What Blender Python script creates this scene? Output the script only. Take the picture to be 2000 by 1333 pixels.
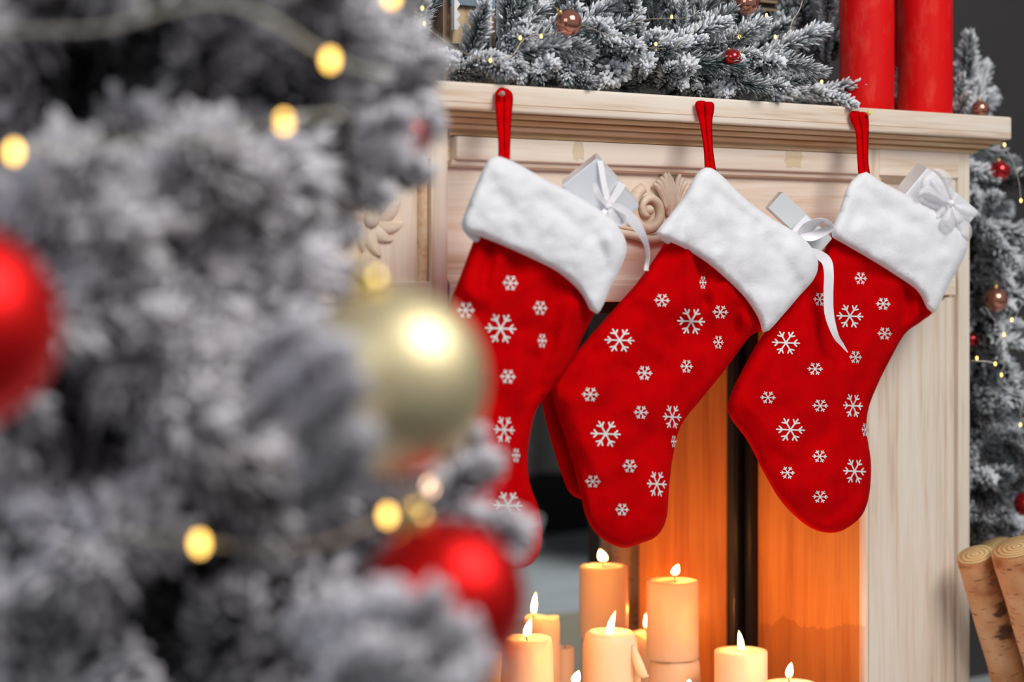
import bpy, bmesh, math, random
import numpy as np
from mathutils import Vector, Matrix, noise
from mathutils.geometry import delaunay_2d_cdt

for o in list(bpy.data.objects):
    bpy.data.objects.remove(o)
random.seed(7)
SC = bpy.context.scene
COL = SC.collection
PI = math.pi

# ------------------------------------------------------------------ camera
F = 4090.0                       # focal length in pixels of the 2000 px wide frame
YH = 520.0                       # horizon row
YAW = math.radians(36.6)
CAM = Vector((0.0, -1.90, 0.75))
FWD = Vector((math.sin(YAW), math.cos(YAW), 0))
RGT = Vector((math.cos(YAW), -math.sin(YAW), 0))
UP = Vector((0, 0, 1))
cd = bpy.data.cameras.new('camera')
cam = bpy.data.objects.new('camera', cd)
COL.objects.link(cam)
cam.location = CAM
cam.rotation_euler = (PI / 2, 0, -YAW)
cd.sensor_width = 36.0
cd.lens = F * 36.0 / 2000.0
cd.shift_y = (YH - 666.5) / 2000.0
cd.clip_start = 0.05
cd.dof.use_dof = True
cd.dof.focus_distance = 2.50
cd.dof.aperture_fstop = 2.9
SC.camera = cam

# ------------------------------------------------------------------ world, lights, exposure
w = bpy.data.worlds.new('world')
SC.world = w
w.use_nodes = True
bg = w.node_tree.nodes['Background']
bg.inputs[0].default_value = (0.84, 0.89, 1.0, 1)
bg.inputs[1].default_value = 0.27


def area(name, loc, target, size, energy, color):
    l = bpy.data.lights.new(name, 'AREA')
    l.shape = 'RECTANGLE'
    l.size, l.size_y = size
    l.energy = energy
    l.color = color
    o = bpy.data.objects.new(name, l)
    COL.objects.link(o)
    o.location = loc
    o.rotation_euler = (Vector(target) - Vector(loc)).to_track_quat('-Z', 'Y').to_euler()
    return o


area('window_daylight', CAM + RGT * 1.55 + FWD * 0.55 + UP * 1.9, (1.35, 0, 0.75), (1.5, 1.3), 74, (1.0, 0.97, 0.93))
area('left_fill_light', CAM - RGT * 1.6 - FWD * 1.2 + UP * 1.3, (1.0, -0.4, 0.8), (1.8, 1.6), 24, (0.90, 0.94, 1.0))  # added fill lamp from the left, mainly to brighten the tree
area('far_room_fill_light', (3.2, 1.7, 2.3), (2.9, 1.9, 0), (1.6, 1.0), 30, (0.92, 0.97, 1.0))  # added lamp, lifts the dark floor seen through the firebox
SC.view_settings.view_transform = 'Standard'
SC.view_settings.look = 'None'
SC.view_settings.gamma = 1
SC.view_settings.use_curve_mapping = False
SC.view_settings.exposure = 0.0


# ------------------------------------------------------------------ geometry helpers
def at(px, py, Y):
    """point on the plane y = Y seen at pixel (px, py)"""
    d = FWD + RGT * ((px - 1000.0) / F) + UP * ((YH - py) / F)
    return CAM + d * ((Y - CAM.y) / d.y)


def atD(px, py, D):
    return CAM + (FWD + RGT * ((px - 1000.0) / F) + UP * ((YH - py) / F)) * D


def tag(o, label=None, cat=None, group=None, kind=None):
    if label: o['label'] = label
    if cat: o['category'] = cat
    if group: o['group'] = group
    if kind: o['kind'] = kind
    return o


def empty(name, loc, label=None, cat=None, group=None, kind=None):
    o = bpy.data.objects.new(name, None)
    o.empty_display_size = 0.02
    COL.objects.link(o)
    o.location = loc
    return tag(o, label, cat, group, kind)


WP = {}


def wpos(o):
    return WP.get(o.name, Vector(o.location))


def link(name, me, parent=None, loc=None, quat=None, scale=None):
    o = bpy.data.objects.new(name, me)
    COL.objects.link(o)
    base = Vector((0, 0, 0))
    if parent:
        o.parent = parent
        base = wpos(parent)
    l = Vector(loc) if loc is not None else Vector((0, 0, 0))
    o.location = l - base
    WP[o.name] = l.copy()
    if quat is not None:
        o.rotation_mode = 'QUATERNION'
        o.rotation_quaternion = quat
    if scale is not None:
        o.scale = (scale,) * 3
    return o


def mesh(name, vs, fs, mat, smooth=True):
    me = bpy.data.meshes.new(name)
    me.from_pydata([tuple(v) for v in vs], [], fs)
    me.validate()
    if mat: me.materials.append(mat)
    if smooth:
        me.polygons.foreach_set('use_smooth', [True] * len(me.polygons))
    return me


def make(name, vs, fs, mat, parent=None, smooth=True, origin=None):
    """world-space vertices -> one object; its origin is put at the mesh's own centre (or at origin)"""
    vs = [Vector(v) for v in vs]
    if origin is None:
        n = len(vs)
        origin = sum(vs, Vector()) / n
    else:
        origin = Vector(origin)
    me = mesh(name, [v - origin for v in vs], fs, mat, smooth)
    return link(name, me, parent, origin)


def bm_obj(name, bm, mat, parent=None, smooth=False, origin=None):
    bmesh.ops.recalc_face_normals(bm, faces=bm.faces)
    vs = [v.co.copy() for v in bm.verts]
    bm.verts.index_update()
    fs = [[v.index for v in f.verts] for f in bm.faces]
    bm.free()
    o = make(name, vs, fs, mat, parent, smooth, origin)
    return o


def add_box(bm, x0, x1, y0, y1, z0, z1, bev=0.0, seg=2):
    m = Matrix.Translation(((x0 + x1) / 2, (y0 + y1) / 2, (z0 + z1) / 2)) @ Matrix.Diagonal((x1 - x0, y1 - y0, z1 - z0, 1))
    r = bmesh.ops.create_cube(bm, size=1.0, matrix=m)
    if bev > 0:
        es = set()
        for v in r['verts']:
            es.update(v.link_edges)
        bmesh.ops.bevel(bm, geom=list(es), offset=bev, segments=seg, profile=0.6, affect='EDGES')


def box(name, x0, x1, y0, y1, z0, z1, mat, parent=None, bev=0.0):
    bm = bmesh.new()
    add_box(bm, x0, x1, y0, y1, z0, z1, bev)
    return bm_obj(name, bm, mat, parent)


def profile_x(name, prof, x0, x1, mat, parent=None):
    """profile of (y, z) points swept along x"""
    n = len(prof)
    vs = [(x0, y, z) for y, z in prof] + [(x1, y, z) for y, z in prof]
    fs = [(i, (i + 1) % n, n + (i + 1) % n, n + i) for i in range(n)] + [tuple(range(n))[::-1], tuple(range(n, 2 * n))]
    bm = bmesh.new()
    bv = [bm.verts.new(v) for v in vs]
    for f in fs: bm.faces.new([bv[i] for i in f])
    return bm_obj(name, bm, mat, parent)


def profile_z(name, prof, z0, z1, mat, parent=None):
    n = len(prof)
    bm = bmesh.new()
    a = [bm.verts.new((x, y, z0)) for x, y in prof]
    b = [bm.verts.new((x, y, z1)) for x, y in prof]
    for i in range(n): bm.faces.new([a[i], a[(i + 1) % n], b[(i + 1) % n], b[i]])
    bm.faces.new(a[::-1]); bm.faces.new(b)
    return bm_obj(name, bm, mat, parent)


def half_round(c0, c1, ybase, depth, n=8):
    """profile points of a half-round bead between c0 and c1, standing proud of ybase towards -y"""
    pts = []
    for i in range(n + 1):
        t = i / n
        pts.append((c0 + (c1 - c0) * (0.5 - 0.5 * math.cos(PI * t)), ybase - depth * math.sin(PI * t)))
    return pts + [(c1, ybase + 0.006), (c0, ybase + 0.006)]


def tube(pts, rad, seg=6, closed=False, cap=True):
    """vertices, faces of a tube through pts; rad a number or a list"""
    pts = [Vector(p) for p in pts]
    n = len(pts)
    vs, fs = [], []
    prev = None
    for i, p in enumerate(pts):
        if closed:
            t = (pts[(i + 1) % n] - pts[i - 1]).normalized()
        else:
            t = (pts[min(i + 1, n - 1)] - pts[max(i - 1, 0)]).normalized()
        if prev is None:
            a = t.orthogonal().normalized()
        else:
            a = (prev - t * prev.dot(t))
            a = a.normalized() if a.length > 1e-8 else t.orthogonal().normalized()
        prev = a
        b = t.cross(a)
        r = rad[i] if isinstance(rad, (list, tuple)) else rad
        for k in range(seg):
            an = 2 * PI * k / seg
            vs.append(p + (a * math.cos(an) + b * math.sin(an)) * r)
    for i in range(n if closed else n - 1):
        j = (i + 1) % n
        for k in range(seg):
            k2 = (k + 1) % seg
            fs.append((i * seg + k, i * seg + k2, j * seg + k2, j * seg + k))
    if cap and not closed:
        fs.append(tuple(range(seg))[::-1])
        fs.append(tuple((n - 1) * seg + k for k in range(seg)))
    return vs, fs


def spline(pts, n=8):
    """Catmull-Rom through points (any dimension)"""
    P = [Vector(p) for p in pts]
    P = [P[0] * 2 - P[1]] + P + [P[-1] * 2 - P[-2]]
    out = []
    for i in range(1, len(P) - 2):
        for k in range(n):
            t = k / n
            a, b, c, d = P[i - 1], P[i], P[i + 1], P[i + 2]
            out.append(0.5 * ((2 * b) + (c - a) * t + (2 * a - 5 * b + 4 * c - d) * t * t + (3 * b - a - 3 * c + d) * t ** 3))
    out.append(P[-2])
    return out


def lathe(prof, c, seg=40, wob=None):
    """profile of (r, z); c the foot; wob(angle, r, z) -> (dr, dz)"""
    vs, fs = [], []
    for (r, z) in prof:
        for k in range(seg):
            an = 2 * PI * k / seg
            dr, dz = wob(an, r, z) if wob else (0, 0)
            rr = max(r + dr, 0)
            vs.append(Vector((c[0] + rr * math.cos(an), c[1] + rr * math.sin(an), c[2] + z + dz)))
    n = len(prof)
    for i in range(n - 1):
        for k in range(seg):
            k2 = (k + 1) % seg
            fs.append((i * seg + k, i * seg + k2, (i + 1) * seg + k2, (i + 1) * seg + k))
    fs.append(tuple(range(seg))[::-1])
    fs.append(tuple((n - 1) * seg + k for k in range(seg)))
    return vs, fs


# ------------------------------------------------------------------ materials
def new_mat(name):
    m = bpy.data.materials.new(name)
    m.use_nodes = True
    nt = m.node_tree
    return m, nt, nt.nodes['Principled BSDF']


def N(nt, t, **kw):
    n = nt.nodes.new(t)
    for k, v in kw.items():
        setattr(n, k, v)
    return n


def tex_coord(nt, scale, kind='Object', rot=(0, 0, 0)):
    tc = N(nt, 'ShaderNodeTexCoord')
    mp = N(nt, 'ShaderNodeMapping')
    mp.inputs['Scale'].default_value = scale
    mp.inputs['Rotation'].default_value = rot
    nt.links.new(tc.outputs[kind], mp.inputs[0])
    return mp.outputs[0]


def ramp(nt, fac, stops):
    r = N(nt, 'ShaderNodeValToRGB')
    e = r.color_ramp.elements
    while len(e) < len(stops): e.new(0.5)
    for i, (p, c) in enumerate(stops):
        e[i].position = p
        e[i].color = (c[0], c[1], c[2], 1)
    nt.links.new(fac, r.inputs[0])
    return r.outputs[0]


def bump(nt, b, h, strength, dist=0.001):
    bn = N(nt, 'ShaderNodeBump')
    bn.inputs['Strength'].default_value = strength
    bn.inputs['Distance'].default_value = dist
    nt.links.new(h, bn.inputs['Height'])
    nt.links.new(bn.outputs[0], b.inputs['Normal'])


def wood(name, axis, c_light, c_mid, c_dark, rough=0.5, scale=1.0):
    m, nt, b = new_mat(name)
    s = {'x': (1.6, 34, 34), 'z': (34, 34, 1.6), 'y': (34, 1.6, 34)}[axis]
    co = tex_coord(nt, tuple(v * scale for v in s))
    oi = N(nt, 'ShaderNodeObjectInfo')
    ad = N(nt, 'ShaderNodeVectorMath', operation='ADD')
    sc = N(nt, 'ShaderNodeVectorMath', operation='SCALE')
    cb = N(nt, 'ShaderNodeCombineXYZ')
    for i in range(3): nt.links.new(oi.outputs['Random'], cb.inputs[i])
    nt.links.new(cb.outputs[0], sc.inputs[0]); sc.inputs['Scale'].default_value = 37.0
    nt.links.new(co, ad.inputs[0]); nt.links.new(sc.outputs[0], ad.inputs[1])
    n1 = N(nt, 'ShaderNodeTexNoise'); n1.inputs['Scale'].default_value = 1.5; n1.inputs['Detail'].default_value = 5
    n1.inputs['Distortion'].default_value = 0.6
    nt.links.new(ad.outputs[0], n1.inputs['Vector'])
    n2 = N(nt, 'ShaderNodeTexNoise'); n2.inputs['Scale'].default_value = 7; n2.inputs['Detail'].default_value = 3
    nt.links.new(ad.outputs[0], n2.inputs['Vector'])
    mx = N(nt, 'ShaderNodeMath', operation='MULTIPLY_ADD'); mx.inputs[1].default_value = 0.35
    nt.links.new(n2.outputs['Fac'], mx.inputs[0])
    mm = N(nt, 'ShaderNodeMath', operation='MULTIPLY'); mm.inputs[1].default_value = 0.68
    nt.links.new(n1.outputs['Fac'], mm.inputs[0]); nt.links.new(mm.outputs[0], mx.inputs[2])
    c = ramp(nt, mx.outputs[0], [(0.36, c_dark), (0.47, c_mid), (0.60, c_light)])
    nt.links.new(c, b.inputs['Base Color'])
    b.inputs['Roughness'].default_value = rough
    bump(nt, b, mx.outputs[0], 0.25, 0.0006)
    return m


WL, WM, WD = (0.86, 0.76, 0.65), (0.80, 0.66, 0.53), (0.66, 0.47, 0.33)
wood_x = wood('whitewashed_pine_along', 'x', WL, WM, WD)
wood_z = wood('whitewashed_pine_upright', 'z', (0.86, 0.77, 0.66), (0.80, 0.68, 0.55), (0.68, 0.52, 0.38))
wood_mold = wood('honey_pine_moulding', 'x', (0.80, 0.60, 0.40), (0.70, 0.46, 0.25), (0.52, 0.29, 0.12))
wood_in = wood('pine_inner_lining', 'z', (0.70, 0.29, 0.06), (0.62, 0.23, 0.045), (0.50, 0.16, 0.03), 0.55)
wood_dec = wood('pale_craft_wood', 'z', (0.66, 0.50, 0.31), (0.58, 0.42, 0.25), (0.42, 0.28, 0.15), 0.6, 2.0)
wood_lat = wood('brown_frame_wood', 'z', (0.33, 0.22, 0.15), (0.26, 0.17, 0.11), (0.16, 0.09, 0.06), 0.6, 2.0)
carve = wood('carved_limewood', 'x', (0.78, 0.66, 0.53), (0.74, 0.60, 0.46), (0.66, 0.50, 0.36), 0.6)


def simple(name, col, rough=0.5, metal=0.0, bumpy=None, **kw):
    m, nt, b = new_mat(name)
    b.inputs['Base Color'].default_value = (*col, 1)
    b.inputs['Roughness'].default_value = rough
    b.inputs['Metallic'].default_value = metal
    n = N(nt, 'ShaderNodeTexNoise')
    sc, st, ds = bumpy or (40, 0.03, 0.0005)
    n.inputs['Scale'].default_value = sc
    n.inputs['Detail'].default_value = 4
    nt.links.new(tex_coord(nt, (1, 1, 1)), n.inputs['Vector'])
    bump(nt, b, n.outputs['Fac'], st, ds)
    for k, v in kw.items():
        b.inputs[k.replace('_', ' ')].default_value = v
    return m


def felt(name, c1, c2, fibre, sheen, scol):
    m, nt, b = new_mat(name)
    co = tex_coord(nt, (1, 1, 1))
    n = N(nt, 'ShaderNodeTexNoise'); n.inputs['Scale'].default_value = 28; n.inputs['Detail'].default_value = 6
    nt.links.new(co, n.inputs['Vector'])
    c = ramp(nt, n.outputs['Fac'], [(0.3, c1), (0.7, c2)])
    nt.links.new(c, b.inputs['Base Color'])
    b.inputs['Roughness'].default_value = 1.0
    b.inputs['Specular IOR Level'].default_value = 0.03
    b.inputs['Sheen Weight'].default_value = sheen
    b.inputs['Sheen Roughness'].default_value = 0.45
    b.inputs['Sheen Tint'].default_value = (*scol, 1)
    f = N(nt, 'ShaderNodeTexNoise'); f.inputs['Scale'].default_value = fibre; f.inputs['Detail'].default_value = 5
    nt.links.new(co, f.inputs['Vector'])
    bump(nt, b, f.outputs['Fac'], 0.5, 0.0012)
    return m


red_felt = felt('red_felt', (0.48, 0.0, 0.002), (0.62, 0.0005, 0.002), 420, 0.0, (1, 0.1, 0.08))
white_fleece = felt('white_fleece', (0.80, 0.80, 0.83), (0.88, 0.88, 0.90), 260, 0.2, (1, 1, 1))
flake_white = simple('printed_white_ink', (0.82, 0.76, 0.74), 0.6)
silver_paper = simple('pearly_silver_paper', (0.84, 0.86, 0.90), 0.30, 0.35, (12, 0.15, 0.002))
grey_paper = simple('matte_grey_white_paper', (0.70, 0.73, 0.74), 0.4, 0.1, (12, 0.1, 0.002))
white_paper = simple('satin_white_paper', (0.84, 0.85, 0.89), 0.35, 0.15, (12, 0.1, 0.002))
satin = simple('white_satin', (0.90, 0.88, 0.91), 0.32, 0.0, (90, 0.1, 0.0005), Sheen_Weight=0.3)


def organza_mat():
    m, nt, b = new_mat('white_organza')
    b.inputs['Base Color'].default_value = (0.93, 0.92, 0.95, 1)
    b.inputs['Roughness'].default_value = 0.35
    n = N(nt, 'ShaderNodeTexNoise'); n.inputs['Scale'].default_value = 60
    nt.links.new(tex_coord(nt, (1, 1, 1)), n.inputs['Vector'])
    mr = N(nt, 'ShaderNodeMapRange')
    mr.inputs['To Min'].default_value = 0.40; mr.inputs['To Max'].default_value = 0.65
    nt.links.new(n.outputs['Fac'], mr.inputs['Value'])
    nt.links.new(mr.outputs[0], b.inputs['Alpha'])
    return m


organza = organza_mat()


def bauble_mat(name, col, rough, metal, coat=0.0):
    m, nt, b = new_mat(name)
    n = N(nt, 'ShaderNodeTexNoise'); n.inputs['Scale'].default_value = 30; n.inputs['Detail'].default_value = 3
    nt.links.new(tex_coord(nt, (1, 1, 1)), n.inputs['Vector'])
    c = ramp(nt, n.outputs['Fac'], [(0.35, tuple(v * 0.88 for v in col)), (0.65, col)])
    nt.links.new(c, b.inputs['Base Color'])
    b.inputs['Roughness'].default_value = rough
    b.inputs['Metallic'].default_value = metal
    b.inputs['Coat Weight'].default_value = coat
    b.inputs['Coat Roughness'].default_value = 0.05
    return m


gold_satin = bauble_mat('champagne_gold_satin', (0.90, 0.76, 0.45), 0.48, 0.85)
red_satin = bauble_mat('red_satin_lacquer', (0.86, 0.012, 0.012), 0.43, 0.88)
red_gloss = bauble_mat('red_gloss_lacquer', (0.55, 0.004, 0.008), 0.15, 0.7, 0.8)
copper_gloss = bauble_mat('copper_gloss', (0.62, 0.25, 0.17), 0.14, 0.85, 0.5)
gold_metal = bauble_mat('gold_cap_metal', (0.80, 0.60, 0.22), 0.3, 1.0)
yellow_plastic = simple('yellow_pinhead', (0.80, 0.68, 0.05), 0.3)
brown_plastic = simple('brown_pinhead', (0.42, 0.25, 0.21), 0.3)
steel = simple('pin_steel', (0.6, 0.6, 0.6), 0.3, 1.0)


def wax_mat(name, col, sss, rough=0.45, patch=None):
    m, nt, b = new_mat(name)
    n = N(nt, 'ShaderNodeTexNoise'); n.inputs['Scale'].default_value = 22; n.inputs['Detail'].default_value = 8
    n.inputs['Roughness'].default_value = 0.7
    nt.links.new(tex_coord(nt, (1, 1, 0.35)), n.inputs['Vector'])
    if patch:
        c = ramp(nt, n.outputs['Fac'], [(0.50, col), (0.68, patch)])
    else:
        c = ramp(nt, n.outputs['Fac'], [(0.3, tuple(v * 0.95 for v in col)), (0.7, col)])
    nt.links.new(c, b.inputs['Base Color'])
    b.inputs['Roughness'].default_value = rough
    b.inputs['Subsurface Weight'].default_value = sss
    b.inputs['Subsurface Radius'].default_value = (1.0, 0.55, 0.3)
    b.inputs['Subsurface Scale'].default_value = 0.03
    bump(nt, b, n.outputs['Fac'], 0.15, 0.0015)
    return m


wax = wax_mat('ivory_wax', (0.93, 0.80, 0.60), 0.6)
red_wax = wax_mat('red_wax', (0.72, 0.004, 0.005), 0.0, 0.5, (0.80, 0.06, 0.04))
red_wax.node_tree.nodes['Principled BSDF'].inputs['Specular IOR Level'].default_value = 0.18
wick_mat = simple('charred_wick', (0.02, 0.012, 0.01), 0.9)


def flame_mat():
    m, nt, b = new_mat('candle_flame')
    nt.nodes.remove(b)
    e = N(nt, 'ShaderNodeEmission')
    tc = N(nt, 'ShaderNodeTexCoord')
    sp = N(nt, 'ShaderNodeSeparateXYZ')
    nt.links.new(tc.outputs['Generated'], sp.inputs[0])
    c = ramp(nt, sp.outputs['Z'], [(0.0, (0.9, 0.25, 0.04)), (0.22, (1, 0.62, 0.25)), (0.8, (1, 0.66, 0.30)), (1.0, (1, 0.42, 0.08))])
    nt.links.new(c, e.inputs[0])
    st = ramp(nt, sp.outputs['Z'], [(0.0, (0.06,) * 3), (0.25, (1,) * 3), (0.8, (0.9,) * 3), (1.0, (0.2,) * 3)])
    mu = N(nt, 'ShaderNodeMath', operation='MULTIPLY'); mu.inputs[1].default_value = 14.0
    nt.links.new(st, mu.inputs[0]); nt.links.new(mu.outputs[0], e.inputs[1])
    nt.links.new(e.outputs[0], nt.nodes['Material Output'].inputs[0])
    return m


flame_m = flame_mat()


def emit(name, col, s):
    m, nt, b = new_mat(name)
    b.inputs['Base Color'].default_value = (*col, 1)
    b.inputs['Emission Color'].default_value = (*col, 1)
    b.inputs['Emission Strength'].default_value = s
    return m


led_m = emit('warm_led', (1.0, 0.58, 0.12), 6.5)
led_small = emit('warm_led_small', (1.0, 0.62, 0.16), 3.2)
led_pale = emit('pale_warm_led', (1.0, 0.62, 0.40), 5.5)
wire_m = simple('thin_brass_wire', (0.62, 0.54, 0.38), 0.35, 0.8)
wire_silver = simple('thin_silver_wire', (0.62, 0.60, 0.56), 0.35, 0.8)
wire_pale = simple('pale_translucent_cord', (0.50, 0.47, 0.38), 0.5)


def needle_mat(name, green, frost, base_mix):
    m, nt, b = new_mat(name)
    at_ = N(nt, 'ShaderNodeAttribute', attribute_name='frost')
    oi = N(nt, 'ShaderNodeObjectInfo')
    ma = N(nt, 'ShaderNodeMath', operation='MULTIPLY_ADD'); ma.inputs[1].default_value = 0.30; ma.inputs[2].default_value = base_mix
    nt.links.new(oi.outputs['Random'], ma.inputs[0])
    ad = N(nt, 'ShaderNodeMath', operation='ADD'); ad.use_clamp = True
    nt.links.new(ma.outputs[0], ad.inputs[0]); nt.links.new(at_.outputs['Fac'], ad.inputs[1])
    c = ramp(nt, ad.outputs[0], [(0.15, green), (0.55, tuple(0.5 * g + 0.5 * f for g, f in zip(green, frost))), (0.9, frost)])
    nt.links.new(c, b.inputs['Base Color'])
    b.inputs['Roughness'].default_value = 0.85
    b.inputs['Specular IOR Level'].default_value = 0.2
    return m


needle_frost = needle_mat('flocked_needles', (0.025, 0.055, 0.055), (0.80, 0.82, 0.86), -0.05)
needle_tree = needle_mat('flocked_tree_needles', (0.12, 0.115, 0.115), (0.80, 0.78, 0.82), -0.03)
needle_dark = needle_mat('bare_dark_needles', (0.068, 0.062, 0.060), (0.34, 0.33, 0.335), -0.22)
bark_dark = simple('dark_branch_bark', (0.05, 0.04, 0.035), 0.9)


def birch_mat():
    m, nt, b = new_mat('birch_bark')
    co = tex_coord(nt, (1, 1, 1))
    n0 = N(nt, 'ShaderNodeTexNoise'); n0.inputs['Scale'].default_value = 18; n0.inputs['Detail'].default_value = 5
    nt.links.new(co, n0.inputs['Vector'])
    base = ramp(nt, n0.outputs['Fac'], [(0.34, (0.36, 0.13, 0.04)), (0.46, (0.58, 0.31, 0.14)), (0.65, (0.70, 0.46, 0.27))])
    mp = N(nt, 'ShaderNodeMapping'); mp.inputs['Scale'].default_value = (50, 50, 330)
    nt.links.new(co, mp.inputs[0])
    n1 = N(nt, 'ShaderNodeTexNoise'); n1.inputs['Scale'].default_value = 1.0; n1.inputs['Detail'].default_value = 2
    nt.links.new(mp.outputs[0], n1.inputs['Vector'])
    l = ramp(nt, n1.outputs['Fac'], [(0.30, (0, 0, 0)), (0.37, (1, 1, 1))])
    mp2 = N(nt, 'ShaderNodeMapping'); mp2.inputs['Scale'].default_value = (13, 13, 22)
    nt.links.new(co, mp2.inputs[0])
    n2 = N(nt, 'ShaderNodeTexNoise'); n2.inputs['Scale'].default_value = 1.0; n2.inputs['Detail'].default_value = 4
    nt.links.new(mp2.outputs[0], n2.inputs['Vector'])
    l2 = ramp(nt, n2.outputs['Fac'], [(0.33, (0, 0, 0)), (0.37, (1, 1, 1))])
    mu = N(nt, 'ShaderNodeMath', operation='MULTIPLY')
    nt.links.new(l, mu.inputs[0]); nt.links.new(l2, mu.inputs[1])
    mix = N(nt, 'ShaderNodeMix', data_type='RGBA')
    mix.inputs['A'].default_value = (0.12, 0.05, 0.025, 1)
    nt.links.new(mu.outputs[0], mix.inputs['Factor'])
    nt.links.new(base, mix.inputs['B'])
    nt.links.new(mix.outputs['Result'], b.inputs['Base Color'])
    b.inputs['Roughness'].default_value = 0.7
    bump(nt, b, mu.outputs[0], 0.4, 0.001)
    return m


def rings_mat():
    m, nt, b = new_mat('birch_end_grain')
    co = tex_coord(nt, (1, 1, 1))
    wv = N(nt, 'ShaderNodeTexWave', wave_type='RINGS', rings_direction='Z')
    wv.inputs['Scale'].default_value = 50; wv.inputs['Distortion'].default_value = 2.5
    nt.links.new(co, wv.inputs['Vector'])
    c = ramp(nt, wv.outputs['Fac'], [(0.0, (0.46, 0.26, 0.09)), (0.6, (0.70, 0.48, 0.22)), (1.0, (0.76, 0.56, 0.28))])
    nt.links.new(c, b.inputs['Base Color'])
    b.inputs['Roughness'].default_value = 0.8
    bump(nt, b, wv.outputs['Fac'], 0.3, 0.0006)
    return m


birch, rings = birch_mat(), rings_mat()


def plaster(name, c, sc=6):
    m, nt, b = new_mat(name)
    n = N(nt, 'ShaderNodeTexNoise'); n.inputs['Scale'].default_value = sc; n.inputs['Detail'].default_value = 6
    nt.links.new(tex_coord(nt, (1, 1, 1)), n.inputs['Vector'])
    cc = ramp(nt, n.outputs['Fac'], [(0.3, tuple(v * 0.85 for v in c)), (0.7, c)])
    nt.links.new(cc, b.inputs['Base Color'])
    b.inputs['Roughness'].default_value = 0.9
    bump(nt, b, n.outputs['Fac'], 0.1, 0.002)
    return m


dark_wall = plaster('charcoal_wall_paint', (0.050, 0.046, 0.046))
grey_panel = plaster('grey_curtain_cloth', (0.42, 0.40, 0.38))
plank_m = wood('grey_white_floor_board', 'x', (0.66, 0.70, 0.70), (0.60, 0.64, 0.64), (0.46, 0.50, 0.50), 0.4)
jute = plaster('jute_weave', (0.40, 0.35, 0.24), 90)
white_ceil = plaster('ceiling_white', (0.7, 0.7, 0.7))
black_metal = simple('black_iron', (0.012, 0.011, 0.011), 0.35, 0.4)
black_paint = simple('black_paint', (0.012, 0.012, 0.013), 0.6)
blue_grey = plaster('blue_grey_painted_roof', (0.20, 0.26, 0.32), 30)
snow_white = simple('white_paint_edge', (0.80, 0.80, 0.80), 0.7)
tape_m = simple('yellowed_glue', (0.74, 0.62, 0.34), 0.3, 0.0, (60, 0.3, 0.001), Alpha=0.3)

# ------------------------------------------------------------------ the room
DWALL = 0.66       # plane of the charcoal wall behind the fireplace (y)
fl = empty('floor', (0, 0, 0), kind='structure')
bm = bmesh.new(); add_box(bm, -1.6, 6.6, -2.6, 2.9, -0.06, -0.012)
bm_obj('subfloor', bm, black_paint, fl)
pm = None
y = -1.0
k = 0
while y < 2.7:
    x = -1.2 - 0.7 * (k % 3)
    while x < 6.4:
        L = 1.9
        if pm is None:
            b2 = bmesh.new(); add_box(b2, 0, L - 0.004, 0, 0.124, -0.012, 0.0, 0.0015, 1)
            bmesh.ops.recalc_face_normals(b2, faces=b2.faces)
            pm = bpy.data.meshes.new('plank'); b2.to_mesh(pm); b2.free(); pm.materials.append(plank_m)
        link('plank', pm, fl, (x, y, 0))
        x += L
    y += 0.130
    k += 1
# charcoal wall with a passage behind the fireplace's open back
wl = empty('wall_back', (2.0, DWALL, 0), kind='structure')
bm = bmesh.new(); add_box(bm, 2.13, 6.6, DWALL, DWALL + 0.10, 0, 2.5); bm_obj('wall_panel', bm, dark_wall, wl)
bm = bmesh.new(); add_box(bm, -1.6, 2.13, DWALL, DWALL + 0.10, 0.83, 2.5); bm_obj('wall_panel', bm, dark_wall, wl)
bm = bmesh.new(); add_box(bm, -1.6, 0.9, DWALL, DWALL + 0.10, 0, 0.83); bm_obj('wall_panel', bm, dark_wall, wl)
o = box('wall_far', -1.6, 6.6, 2.72, 2.80, 0, 2.5, dark_wall); tag(o, kind='structure')
o = box('wall_right', 6.5, 6.6, -2.6, 2.72, 0, 2.5, dark_wall); tag(o, kind='structure')

# far things glimpsed through the opening
xx = at(1050, 700, 2.6).x
cu = empty('curtain_panel', (xx, 2.6, 0), 'hanging grey curtain panel at the far wall, glimpsed between the left and middle stockings', 'curtain')
vs, fs = [], []
for i in range(41):
    t = i / 40
    xq = xx - 0.75 + 0.82 * t
    yq = 2.60 + 0.03 * math.sin(t * 42)
    vs += [(xq, yq, 0.19), (xq, yq, 2.2)]
    if i: fs.append((2 * i - 2, 2 * i, 2 * i + 1, 2 * i - 1))
o = make('cloth', vs, fs, grey_panel, cu)
md = o.modifiers.new('s', 'SOLIDIFY'); md.thickness = 0.006
bx0 = at(1080, 700, 2.3).x
bn = empty('black_bench', (bx0 + 0.6, 2.3, 0), 'black bench with slim legs in the dark space seen through the firebox', 'bench')
box('seat', bx0 - 0.02, bx0 + 1.5, 2.10, 2.50, 0.40, 0.46, black_paint, bn, 0.004)
for sx in (0.0, 1.45):
    for sy in (2.11, 2.46):
        box('leg', bx0 + sx, bx0 + sx + 0.03, sy, sy + 0.03, 0, 0.40, black_metal, bn)
box('backrest', bx0 - 0.02, bx0 + 1.5, 2.50, 2.53, 0.40, 1.15, black_paint, bn, 0.004)
bas = box('stretcher', bx0 + 0.03, bx0 + 1.45, 2.115, 2.135, 0.10, 0.13, black_metal, bn)
# jute mat just past the opening
mp0 = at(1080, 1207, 0); t0 = 0.75 / ((1207 - YH) / F)
pm_ = atD(1110, 1207, t0)
jm = box('jute_mat', pm_.x - 0.9, pm_.x + 0.6, pm_.y - 0.75, pm_.y, 0.0, 0.012, jute, None, 0.003)
tag(jm, 'coarse beige jute mat on the grey floor behind the candles', 'mat')

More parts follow.
